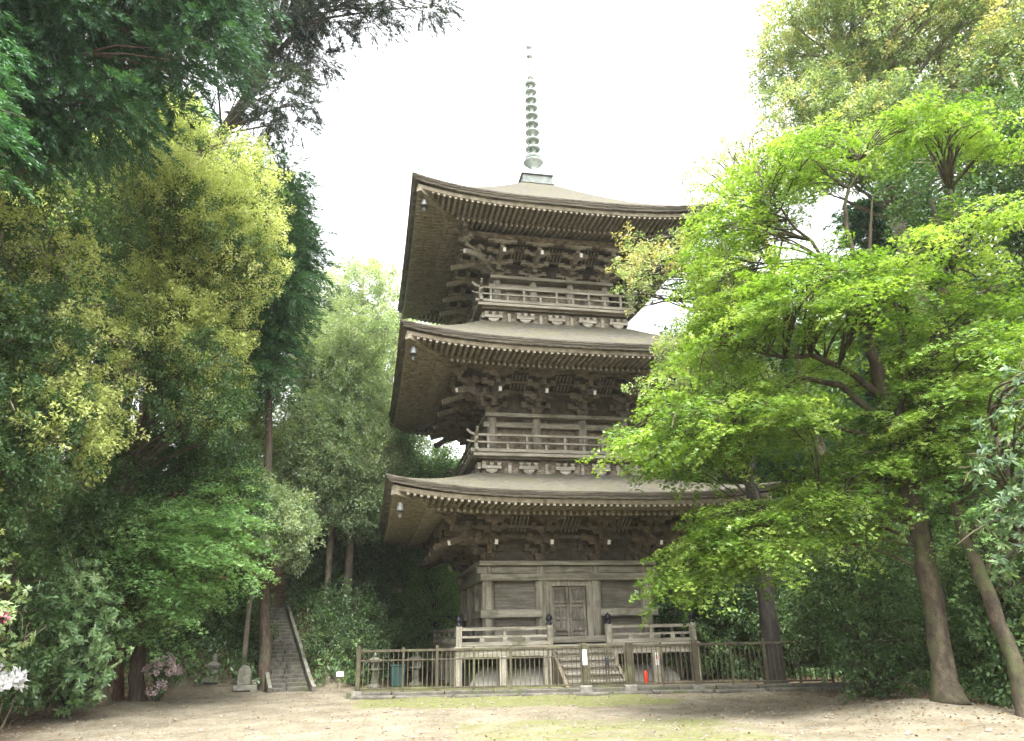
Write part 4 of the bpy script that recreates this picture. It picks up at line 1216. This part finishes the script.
# its big visible boughs
mb = MB(); br = R_(40); BP, BRD = [], []
def bough(pts, r0, r1, n=8):
    P = [at(x, y, R=R) - bM for x, y, R in pts]
    Q = []
    for i in range(len(P) - 1):
        for t in np.linspace(0, 1, 4)[:-1]: Q.append(P[i] * (1 - t) + P[i + 1] * t + br.normal(0, .02, 3))
    Q.append(P[-1])
    BP.extend([q + bM for q in Q]); BRD.extend(list(np.linspace(r0, r1, len(Q)))); mb.tube(Q, list(np.linspace(r0, r1, len(Q))), n, jit=.06)
bough([(905, 480, 14.3), (925, 400, 14.4), (938, 330, 14.5), (946, 270, 14.6), (942, 240, 14.6), (930, 200, 14.7)], .14, .03)
bough([(944, 285, 14.6), (955, 250, 14.6), (954, 215, 14.7), (950, 190, 14.7)], .10, .04)
bough([(885, 400, 14.3), (850, 372, 13.9), (810, 355, 13.5), (782, 357, 13.2), (740, 345, 13.0)], .075, .02)
bough([(880, 420, 14.2), (840, 385, 13.9), (800, 380, 13.5), (770, 395, 13.2), (735, 412, 12.9), (700, 405, 12.7)], .07, .018)
bough([(888, 440, 14.2), (838, 430, 13.8), (800, 422, 13.4), (780, 412, 13.2)], .05, .015)
bough([(868, 300, 14.2), (850, 240, 14.0), (845, 205, 13.9), (860, 160, 13.8)], .06, .02)
bough([(872, 330, 14.2), (835, 270, 13.9), (800, 230, 13.6), (770, 200, 13.4)], .05, .015)
bough([(895, 480, 14.2), (860, 500, 13.9), (820, 500, 13.6), (770, 520, 13.5)], .05, .015)
bough([(895, 440, 14.3), (905, 380, 14.2), (900, 320, 14.2), (890, 260, 14.3)], .08, .03)
mp_ = tree('maple_tree', 'brilliant yellow green maple leaning over the court from the right', 'tree', bM, tM, clM, 'maple', [LF_MAPLE], B_MAPLE,
     sprays=23, flat=.42, dens=1.1, seed=35, attach=(np.array(BP), np.array(BRD)), tonefn=lambda cl, r: r.uniform(.12, .85))
mb.build('bough', B_MAPLE, mp_, smooth=True)

# ---- right: pale evergreen over the maple, dark evergreen at the border
polyN = [(752, 75), (768, 20), (800, -60), (1080, -90), (1090, 120), (1020, 170), (930, 180), (850, 190), (790, 190), (770, 125), (765, 100)]
clN = crown_clumps(polyN, 140, 24.0, 3.0, R_(12), .5, 1.15, back=.3)
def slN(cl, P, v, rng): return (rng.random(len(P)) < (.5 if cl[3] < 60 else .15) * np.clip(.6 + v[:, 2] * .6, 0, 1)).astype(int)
bN = onground(17.5, 18.2)
tree('evergreen_tree', 'tall pale evergreen with young yellowish leaves behind the maple at upper right', 'tree', bN,
     [(bN, .40), (bN + np.array([-.2, 0, 6]), .33), (bN + np.array([-.6, 0, 12]), .24), (bN + np.array([-1, 0, 18]), .12), (bN + np.array([-1.2, 0, 22]), .04)],
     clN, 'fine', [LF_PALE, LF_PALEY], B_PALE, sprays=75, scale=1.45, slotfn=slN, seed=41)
polyO = [(880, 160), (930, 110), (1000, 100), (1100, 60), (1110, 420), (1020, 430), (960, 420), (935, 330), (960, 250), (900, 250)]
clO = crown_clumps(polyO, 90, 18.5, 2.4, R_(13), .5, 1.0, back=.3)
bO = onground(15.2, 11.6)
tree('evergreen_tree', 'dark glossy evergreen filling the right border behind the maple', 'tree', bO,
     [(bO, .30), (bO + np.array([-.1, .1, 4]), .25), (bO + np.array([-.2, .1, 8]), .18), (bO + np.array([-.3, 0, 12]), .10), (bO + np.array([-.3, 0, 14]), .04)],
     clO, 'broad', [LF_SHII], B_PALE, sprays=55, scale=1.05, seed=42)
polyP = [(690, 170), (735, 150), (760, 190), (745, 260), (715, 300), (690, 230)]
polyP1 = [(614, 268), (628, 238), (655, 232), (690, 240), (725, 250), (725, 320), (690, 300), (660, 290), (648, 312), (628, 300)]
polyP2 = [(645, 362), (668, 335), (700, 330), (730, 350), (730, 410), (690, 400), (660, 408), (638, 392)]
clP = crown_clumps(polyP1, 34, 17.6, .8, R_(14), .28, .5) + crown_clumps(polyP2, 24, 17.2, .8, R_(15), .28, .5) + crown_clumps([(725, 240), (770, 240), (780, 420), (730, 420)], 24, 17.4, 1.2, R_(16), .4, .7)
bP = onground(*at(777, 690, R=20.6)[:2])
def slP(cl, P, v, rng): return (rng.random(len(P)) < (.55 if cl[3] < 285 else .08)).astype(int)
tree('evergreen_tree', 'evergreen with a nearly black trunk and pinkish young leaves before the pagoda eaves', 'tree', bP,
     [(bP, .24), (bP + np.array([.05, 0, 3]), .20), (bP + np.array([-.1, -.3, 6.5]), .15), (along(765, 330, 18.6), .09), (along(745, 230, 18.0), .03)],
     clP, 'fine', [LF_PALE, LF_PALEY], B_DARK, sprays=60, slotfn=slP, seed=43)
# thin top sprays against the sky right of the spire
clQ = crown_clumps([(680, 175), (715, 140), (760, 125), (800, 140), (800, 200), (740, 215), (700, 215)], 26, 20.5, 1.5, R_(17), .35, .7)
bQ = onground(13.6, 19.4)
tree('evergreen_tree', 'thin crowned tree showing wispy leaf sprays against the sky above the maple', 'tree', bQ,
     [(bQ, .20), (bQ + np.array([-.3, -.2, 6]), .16), (bQ + np.array([-1.2, -.6, 12]), .10), (bQ + np.array([-1.8, -.8, 17]), .03)],
     clQ, 'fine', [LF_PALE, LF_PALEY], B_MAPLE, sprays=34, slotfn=lambda cl, P, v, rng: (rng.random(len(P)) < .4).astype(int), seed=44)
# ---- right: big leaved rhododendron near the camera, second leaning trunk, bushes
polyS = [(962, 470), (985, 420), (1000, 390), (1022, 360), (1075, 330), (1080, 640), (1020, 625), (985, 585), (968, 520)]
clS = crown_clumps(polyS, 44, 8.2, .8, R_(18), .2, .34)
bS = onground(6.2, 5.2)
bS = onground(*(at(1085, 735, R=8.6)[:2]))
tree('rhododendron_shrub', 'near rhododendron with long pale whorled leaves at the right border', 'shrub', bS,
     [(bS, .06), (bS + np.array([0, 0, 1.2]), .05), (bS + np.array([-.1, 0, 2.4]), .035), (bS + np.array([-.15, 0, 3.4]), .02)], clS, 'whorl', [LF_CAM], B_MAPLE, sprays=130, scale=.48, dens=.8, seed=45, trunk_name='stem')
polyT = [(835, 640), (850, 605), (880, 588), (905, 610), (915, 660), (900, 700), (868, 708), (842, 690)]
clT = crown_clumps(polyT, 40, 16.2, .9, R_(19), .25, .45)
bT = gp(868, 704)
tree('broadleaf_shrub', 'dark broad leaved bush at the right end of the fence', 'shrub', bT,
     [(bT, .05), (bT + np.array([.05, .05, .7]), .04), (bT + np.array([.1, .1, 1.4]), .025)], clT, 'broad', [LF_DARK], B_MAPLE, sprays=30, scale=.9, seed=46, trunk_name='stem')
polyU = [(968, 600), (1000, 570), (1090, 540), (1090, 735), (1030, 725), (985, 700), (968, 660)]
clU = crown_clumps(polyU, 60, 15.6, 1.0, R_(20), .3, .55)
bU = onground(*at(1030, 690, R=15.8)[:2])
tree('broadleaf_shrub', 'deep green bush behind the maple trunk in the lower right corner', 'shrub', bU,
     [(bU, .07), (bU + np.array([.05, .05, .9]), .05), (bU + np.array([.1, .1, 2]), .03)], clU, 'broad', [LF_DARK], B_MAPLE, sprays=44, scale=1.0, seed=47, trunk_name='stem')
bV = onground(*at(1022, 690, R=13.6)[:2])
clV = crown_clumps([(930, 430), (990, 420), (1050, 440), (1060, 560), (1000, 560), (950, 540)], 34, 14.6, 1.2, R_(21), .35, .6)
tree('maple_tree', 'second maple with a bare trunk slanting up to the left from the right corner', 'tree', bV,
     [(bV, .12), (along(1006, 640, 13.7), .11), (along(980, 575, 13.8), .10), (along(960, 520, 14.0), .085), (along(945, 480, 14.2), .06), (along(935, 440, 14.4), .04)],
     clV, 'maple', [LF_MAPLEG], B_MAPLE, sprays=20, flat=.35, seed=48)
polyW = [(800, 590), (830, 540), (880, 530), (900, 590), (880, 640), (820, 650)]
for k, (poly, R0, n, x, y, lab, m) in enumerate([
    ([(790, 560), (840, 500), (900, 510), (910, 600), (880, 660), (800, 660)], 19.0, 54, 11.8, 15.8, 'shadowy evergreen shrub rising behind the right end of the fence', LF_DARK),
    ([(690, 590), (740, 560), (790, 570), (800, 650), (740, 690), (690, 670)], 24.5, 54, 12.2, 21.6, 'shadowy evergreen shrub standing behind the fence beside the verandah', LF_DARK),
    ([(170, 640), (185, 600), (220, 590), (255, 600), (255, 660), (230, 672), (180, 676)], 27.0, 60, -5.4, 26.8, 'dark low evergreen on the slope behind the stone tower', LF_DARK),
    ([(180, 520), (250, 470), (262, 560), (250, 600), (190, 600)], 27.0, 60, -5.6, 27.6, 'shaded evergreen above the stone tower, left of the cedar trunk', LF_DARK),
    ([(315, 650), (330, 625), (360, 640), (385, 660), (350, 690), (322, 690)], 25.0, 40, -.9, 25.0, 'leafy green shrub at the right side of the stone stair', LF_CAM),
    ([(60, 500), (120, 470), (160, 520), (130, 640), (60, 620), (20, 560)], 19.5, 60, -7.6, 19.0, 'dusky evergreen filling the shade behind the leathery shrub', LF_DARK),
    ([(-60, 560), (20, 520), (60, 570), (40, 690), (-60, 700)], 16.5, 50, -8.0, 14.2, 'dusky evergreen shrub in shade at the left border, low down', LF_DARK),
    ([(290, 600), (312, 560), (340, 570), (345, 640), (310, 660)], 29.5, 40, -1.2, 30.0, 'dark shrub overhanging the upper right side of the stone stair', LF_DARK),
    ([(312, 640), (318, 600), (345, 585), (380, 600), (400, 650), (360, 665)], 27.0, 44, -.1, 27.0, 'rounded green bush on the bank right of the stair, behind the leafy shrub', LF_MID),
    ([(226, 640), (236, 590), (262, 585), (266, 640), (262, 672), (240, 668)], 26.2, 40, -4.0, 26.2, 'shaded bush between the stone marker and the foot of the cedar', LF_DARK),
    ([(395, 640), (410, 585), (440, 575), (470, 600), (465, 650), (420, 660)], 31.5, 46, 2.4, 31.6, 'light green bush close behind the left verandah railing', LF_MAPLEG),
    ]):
    cl = crown_clumps(poly, n, R0, 1.2, R_(60 + k), .35, .7)
    b_ = onground(x, y)
    hh = max(c_[0][2] for c_ in cl) - b_[2]; cc_ = np.mean([c_[0] for c_ in cl], 0)
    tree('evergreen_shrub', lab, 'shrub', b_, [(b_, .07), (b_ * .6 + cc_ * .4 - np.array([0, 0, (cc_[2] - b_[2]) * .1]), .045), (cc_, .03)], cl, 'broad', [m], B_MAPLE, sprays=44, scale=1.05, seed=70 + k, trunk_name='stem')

# ---- the wood behind: each tree a thing of its own
def wood_tree_proto(kind, seed):
    """trunk and crown meshes of one kind of wood tree, 1 m = 1 m, foot at the origin"""
    rng = R_(seed)
    if kind == 'conifer': H, r = 17, 2.3
    elif kind == 'understory': H, r = 6.5, 2.2
    else: H, r = 14, 3.2
    root = empty(kind + '_tree', (0, 0, 0)); mb = MB()
    mb.tube([(0, 0, -.2), (.05, 0, H * .3), (rng.uniform(-.2, .2), .1, H * .6), (0, 0, H * .95)], [.27 if H > 8 else .12, .2 if H > 8 else .09, .13 if H > 8 else .06, .03], 10, jit=.06)
    cl = []
    n = 46 if kind != 'understory' else 34
    for i in range(n):
        t = rng.uniform(0, 1)
        if kind == 'conifer':
            z = H * (.36 + .62 * t); rr = r * (1.08 - t) * rng.uniform(.4, 1); q = .85
        elif kind == 'understory':
            z = H * (.12 + .85 * t); rr = r * math.sin(math.pi * (.12 + .8 * t)) * rng.uniform(.3, 1); q = .8
        else:
            z = H * (.42 + .55 * t); rr = r * math.sin(math.pi * (.2 + .72 * t)) ** .7 * rng.uniform(.3, 1); q = 1.05
        a = rng.uniform(0, 6.283); cl.append((np.array([rr * math.cos(a), rr * math.sin(a), z]), q))
        if rr > .4: mb.tube(limb_path((0, 0, z - rr * .45), cl[-1][0], rng, n=3), [.05, .035, .02, .01], 5)
    bark = {'conifer': B_CEDAR, 'understory': B_MAPLE}.get(kind, B_PALE)
    mb.build('trunk', bark, root, smooth=True)
    st = 'needle' if kind == 'conifer' else 'fine' if kind == 'broadleaf' else 'broad'
    m = {'conifer': LF_SUGI, 'understory': LF_DARK, 'broadleaf': LF_MID}[kind]
    Ps, Ds, T = [], [], []
    for c, q in cl:
        ns = {'conifer': 44, 'understory': 30, 'broadleaf': 46}[kind]
        P, D, v = clump_sprays(c, q, ns, (0, 0), rng, st, .8, .25 if kind == 'conifer' else 0)
        Ps.append(P); Ds.append(D); T.append(np.full(ns, rng.uniform(.2, .8)))
    P = np.concatenate(Ps); D = np.concatenate(Ds); T = np.concatenate(T)
    args = spray_leaves(P, D, T, np.zeros(len(P), int), st, rng, {'conifer': 2.3, 'understory': 1.6, 'broadleaf': 2.4}[kind], {'conifer': .8, 'understory': .9, 'broadleaf': .9}[kind])
    leaf_mesh('crown', *args, [m], root)
    return root

PROTO = {k: [wood_tree_proto(k, 100 + 10 * i + j) for j in range(2)] for i, k in enumerate(('conifer', 'broadleaf', 'understory'))}
used = set()
def plant(kind, x, y, s, label, group, sz=1.0):
    p = PROTO[kind][random.randrange(2)]
    o = p if p.name not in used else copy_tree(p)
    used.add(p.name)
    o.location = (x, y, float(hz(x, y)) - .1); o.rotation_euler = (0, 0, random.uniform(0, 6.28)); o.scale = (s, s, s * sz)
    tag(o, label, 'tree', group); return o
WOOD = [
 # the slope at left, from the stair back
 ('conifer', -7.0, 33, 1.1), ('conifer', -9.5, 28, 1.25),
 ('broadleaf', -9, 44, 1.3), ('conifer', -13, 36, 1.3), ('broadleaf', -14, 26, 1.2), ('conifer', -13, 19, 1.2), 
 ('broadleaf', -12, 13, 1.0), ('broadleaf', -20, 42, 1.4), ('broadleaf', -20, 22, 1.3), ('conifer', -17, 30, 1.3),
]
for k_, x, y, s in WOOD: plant(k_, x, y, s, {'conifer': 'dark conifer standing in the wood on the left slope', 'broadleaf': 'hazy broadleaf tree standing in the wood on the left slope'}[k_], {'conifer': 'conifers on the left slope', 'broadleaf': 'broadleaf trees on the left slope'}[k_])
for x, y, s in [(-5, 30, .8), (-8, 24.5, .9), (-10, 21, .9), (-.2, 31.5, .45), (-6.5, 35, 1.0), (-11, 30, 1.0), (-4, 37, .8), (-11.5, 17, .8), (5.5, 39.5, .8), (1.2, 44, .9), (-10.5, 24.5, .85)]:
    plant('understory', x, y, s, 'shade dark young evergreen under the trees of the left slope', 'young evergreens on the left slope')
for k_, x, y, s in [('conifer', 14.5, 25, 1.0), ('broadleaf', 17, 30, 1.1), ('conifer', 20, 22, 1.1), ('broadleaf', 22, 33, 1.2), ('broadleaf', 14, 38, 1.1), ('conifer', 18, 40, 1.1), ('broadleaf', 24, 26, 1.1), ('conifer', 19, 13, 1.0), ('broadleaf', 23, 17, 1.1), ('broadleaf', 9.5, 44, 1.1), ('broadleaf', 28, 38, 1.3), ('conifer', 17.5, 7.5, 1.0), ('broadleaf', 22, 8, 1.1)]:
    plant(k_, x, y, s * .9, {'conifer': 'dark conifer in the wood behind the fence at right', 'broadleaf': 'broadleaf tree in the wood behind the fence at right'}[k_], {'conifer': 'conifers in the right wood', 'broadleaf': 'broadleaf trees in the right wood'}[k_])
for x, y, s in [(13.6, 22.5, .8), (15.5, 20.5, .85), (14.2, 28, .9), (16, 26, 1.0), (13.5, 33, .9), (17.8, 23.5, 1.0), (15.3, 17.2, .8), (18.5, 18.5, 1.0), (13.8, 14.2, .6), (16.5, 13, .9), (14.5, 10.5, .7), (18, 33, 1.0), (21, 28, 1.0), (16.5, 9.0, .8), (11.5, 37, .9), (8, 39, .9)]:
    plant('understory', x, y, s, 'shade dark young evergreen in the wood behind the fence at right', 'young evergreens in the right wood')
for k, (poly, R0, n, dp, x, y, lab, m, sty, scl, spn, H) in enumerate([
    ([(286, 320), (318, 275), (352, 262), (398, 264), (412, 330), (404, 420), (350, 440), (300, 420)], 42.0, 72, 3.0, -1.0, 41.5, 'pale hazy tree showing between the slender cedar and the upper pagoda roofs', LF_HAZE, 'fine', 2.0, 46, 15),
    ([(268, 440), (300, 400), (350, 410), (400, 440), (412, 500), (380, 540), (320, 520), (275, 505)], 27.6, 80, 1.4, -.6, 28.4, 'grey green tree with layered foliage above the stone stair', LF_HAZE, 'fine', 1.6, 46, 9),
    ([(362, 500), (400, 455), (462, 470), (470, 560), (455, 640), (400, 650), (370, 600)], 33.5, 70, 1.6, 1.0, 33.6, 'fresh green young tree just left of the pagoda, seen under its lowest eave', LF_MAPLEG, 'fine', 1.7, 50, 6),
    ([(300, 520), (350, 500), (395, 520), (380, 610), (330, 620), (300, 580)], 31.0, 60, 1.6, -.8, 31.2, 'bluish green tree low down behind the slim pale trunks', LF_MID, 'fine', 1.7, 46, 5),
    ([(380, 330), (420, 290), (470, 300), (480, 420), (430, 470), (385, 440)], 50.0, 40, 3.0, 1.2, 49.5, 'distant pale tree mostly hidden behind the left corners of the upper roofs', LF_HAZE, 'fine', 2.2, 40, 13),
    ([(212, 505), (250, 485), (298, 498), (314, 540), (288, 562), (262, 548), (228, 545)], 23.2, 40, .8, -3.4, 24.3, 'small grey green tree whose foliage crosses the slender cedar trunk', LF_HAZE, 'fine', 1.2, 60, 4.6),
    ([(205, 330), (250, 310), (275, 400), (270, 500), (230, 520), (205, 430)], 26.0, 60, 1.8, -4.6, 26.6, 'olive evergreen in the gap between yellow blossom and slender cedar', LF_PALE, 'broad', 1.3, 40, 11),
    ]):
    cl = crown_clumps(poly, n, R0, dp, R_(160 + k), .5, 1.1, margin=1.0)
    b_ = onground(x, y)
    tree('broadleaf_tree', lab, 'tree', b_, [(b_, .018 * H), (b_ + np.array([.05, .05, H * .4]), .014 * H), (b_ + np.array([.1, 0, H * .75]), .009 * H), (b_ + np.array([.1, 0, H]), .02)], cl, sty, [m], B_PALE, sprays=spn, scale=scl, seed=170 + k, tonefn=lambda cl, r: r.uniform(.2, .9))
# single trunks one can point to
def pole_tree(x, y, r, H, bark, label, kind='conifer', seed=5, lean=(0, 0), m=None, low=.5):
    rng = R_(seed); b = onground(x, y)
    top = b + np.array([lean[0], lean[1], H]); cl = []
    for i in range(18):
        t = rng.uniform(low, 1); a = rng.uniform(0, 6.28); rr = 1.9 * (1.25 - t) * rng.uniform(.3, 1)
        cl.append((b + (top - b) * t + np.array([rr * math.cos(a), rr * math.sin(a), 0]), rng.uniform(.6, 1.0)))
    tree('slender_tree', label, 'tree', b, [(b, r), (b + (top - b) * .4, r * .85), (b + (top - b) * .75, r * .55), (top, .03)], cl, 'needle' if kind == 'conifer' else 'fine', [m or LF_SUGI], bark, sprays=34 if kind == 'conifer' else 60,
         scale=1.7 if kind == 'conifer' else 1.5, seed=seed, limb_r=.02, droop=.2)
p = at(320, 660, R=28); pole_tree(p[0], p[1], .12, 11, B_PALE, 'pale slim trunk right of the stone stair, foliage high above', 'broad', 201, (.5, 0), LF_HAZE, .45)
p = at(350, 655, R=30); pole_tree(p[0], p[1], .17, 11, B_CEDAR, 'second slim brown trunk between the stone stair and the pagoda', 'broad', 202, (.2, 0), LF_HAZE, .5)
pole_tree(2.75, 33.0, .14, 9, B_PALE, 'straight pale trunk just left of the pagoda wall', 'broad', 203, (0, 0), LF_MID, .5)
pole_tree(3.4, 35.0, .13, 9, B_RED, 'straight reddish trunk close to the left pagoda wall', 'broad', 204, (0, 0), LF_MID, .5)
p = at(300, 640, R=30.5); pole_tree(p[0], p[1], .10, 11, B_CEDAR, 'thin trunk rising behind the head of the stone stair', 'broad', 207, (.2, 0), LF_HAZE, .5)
p = at(385, 640, R=33); pole_tree(p[0], p[1], .11, 9, B_PALE, 'thin pale trunk midway between the stone stair and the left verandah', 'broad', 208, (-.1, 0), LF_MID, .5)
p = at(718, 650, R=25.5); pole_tree(p[0], p[1], .11, 11, B_MAPLE, 'thin dark trunk behind the fence at the verandah corner', 'broad', 206, (.1, 0), LF_MID, .5)

# ---- ground cover
def ground_cover(name, xs, ys, n, L, W, mat, seed, up=0.0, keep=None, lab=None):
    rng = R_(seed); x = rng.uniform(*xs, n); y = rng.uniform(*ys, n)
    if keep is not None:
        k = keep(x, y, rng); x, y = x[k], y[k]
    n = len(x); z = hz(x, y)
    c = np.stack([x, y, z + .012 + up * rng.uniform(.2, 1, n)], -1)
    ax = rng.normal(size=(n, 3)); ax[:, 2] *= .25 + (1.2 if up else 0); nr = np.array([0, 0, 1.0]) + rng.normal(0, .25 if not up else .8, (n, 3))
    o = leaf_mesh(name, c, ax, nr, L * rng.uniform(.6, 1.3, n), W * rng.uniform(.7, 1.3, n), rng.uniform(0, 1, n), np.zeros(n, int), [mat], None)
    return tag(o, kind='stuff')
ground_cover('fallen_leaves', (-9, 13), (8.5, 24), 16000, .06, .035, LF_DRY, 301,
             keep=lambda x, y, r: r.random(len(x)) < np.clip(.03 + np.exp(-((x - 9.5) / 2.2) ** 2) * np.exp(-((y - 12.5) / 3.0) ** 2) * 1.1 + np.exp(-((x + 7) / 1.6) ** 2) * .8 + (y > 22.8) * .3, 0, 1))
ground_cover('undergrowth', (-16, 4), (23.0, 38), 70000, .17, .06, LF_MID, 302, up=.45,
             keep=lambda x, y, r: (np.abs((x + 1.82) + (y - 22.72) * .24) > .72) & (y > 23.2 + 10.5 * smooth(-.4, 3.0, x)) )
ground_cover('undergrowth', (10.5, 24), (9, 32), 26000, .16, .05, LF_DARK, 303, up=.3, keep=lambda x, y, r: x > 11.9 + .0 * y - 1.2 * (y < 16))
ground_cover('undergrowth', (-14, -6.6), (9, 23.5), 14000, .16, .05, LF_DARK, 304, up=.3, keep=lambda x, y, r: x < -7.2 + .12 * (y - 14))

ground_cover('fallen_leaves', (-8, 12), (9, 22), 2600, .05, .03, LF_DRY, 305)
def gravel():
    rng = R_(306); n = 9000; x = rng.uniform(-9, 12.5, n); y = rng.uniform(8.5, 23, n); z = hz(x, y)
    r = rng.gamma(2.0, .0055, n) + .005
    o8 = np.array([(1, 0, 0), (-1, 0, 0), (0, 1, 0), (0, -1, 0), (0, 0, .7), (0, 0, -.7)], float)
    f8 = np.array([(0, 2, 4), (2, 1, 4), (1, 3, 4), (3, 0, 4), (2, 0, 5), (1, 2, 5), (3, 1, 5), (0, 3, 5)])
    V = (o8[None] * rng.uniform(.6, 1.3, (n, 6, 1)) * r[:, None, None]) + np.stack([x, y, z + r * .2], -1)[:, None]
    Fc = (f8[None] + (np.arange(n) * 6)[:, None, None]).reshape(-1, 3)
    me = bpy.data.meshes.new('gravel'); me.from_pydata(V.reshape(-1, 3).tolist(), [], Fc.tolist()); me.materials.append(PEB)
    tag(link('gravel', me), kind='stuff')
gravel()
# ------------------------------------------------------------------ light and sky
EXPO = 2.68
EL, AZ = 66, 182      # sun height, compass direction it comes from (degrees from +Y towards +X)
w = bpy.data.worlds.new('World'); sc.world = w; w.use_nodes = True
nt = w.node_tree; nt.nodes.clear()
out = nt.nodes.new('ShaderNodeOutputWorld'); bg = nt.nodes.new('ShaderNodeBackground')
sky = nt.nodes.new('ShaderNodeTexSky'); sky.sky_type = 'NISHITA'; sky.sun_disc = False
sky.sun_elevation = math.radians(EL); sky.sun_rotation = math.radians(AZ)
sky.air_density = 1.0; sky.dust_density = 6.0; sky.ozone_density = 1.0
hs = nt.nodes.new('ShaderNodeHueSaturation'); hs.inputs['Saturation'].default_value = .12; hs.inputs['Value'].default_value = 1.0
nt.links.new(sky.outputs[0], hs.inputs['Color']); nt.links.new(hs.outputs[0], bg.inputs[0]); bg.inputs[1].default_value = .15
nt.links.new(bg.outputs[0], out.inputs[0])
sl = bpy.data.lights.new('sun', 'SUN'); sl.energy = 1.1; sl.angle = math.radians(22); sl.color = (1, .97, .91)
so = bpy.data.objects.new('sun', sl); C.objects.link(so)
d = Vector((math.sin(math.radians(AZ)) * math.cos(math.radians(EL)), math.cos(math.radians(AZ)) * math.cos(math.radians(EL)), math.sin(math.radians(EL))))
so.rotation_euler = d.to_track_quat('Z', 'Y').to_euler(); so.location = d * 60
sc.view_settings.view_transform = 'Standard'; sc.view_settings.look = 'None'; sc.view_settings.gamma = 1
sc.view_settings.exposure = EXPO
sc.render.engine = 'CYCLES'
sc.cycles.max_bounces = 6; sc.cycles.diffuse_bounces = 4; sc.cycles.transmission_bounces = 4; sc.cycles.glossy_bounces = 2
sc.cycles.use_denoising = True
sc.cycles.caustics_reflective = False; sc.cycles.caustics_refractive = False

# the damp air of the valley: pale, thin, even
m, nt, out = newmat('valley_air')
pv = nt.nodes.new('ShaderNodeVolumePrincipled'); pv.inputs['Density'].default_value = .00035; pv.inputs['Color'].default_value = (.95, .97, 1, 1); pv.inputs['Anisotropy'].default_value = .2
nt.links.new(pv.outputs[0], out.inputs['Volume'])
hb = MB(); hb.box((0, 200, 20.5), (3600, 3600, 45)); tag(hb.build('haze', m), kind='stuff')
sc.cycles.volume_bounces = 1
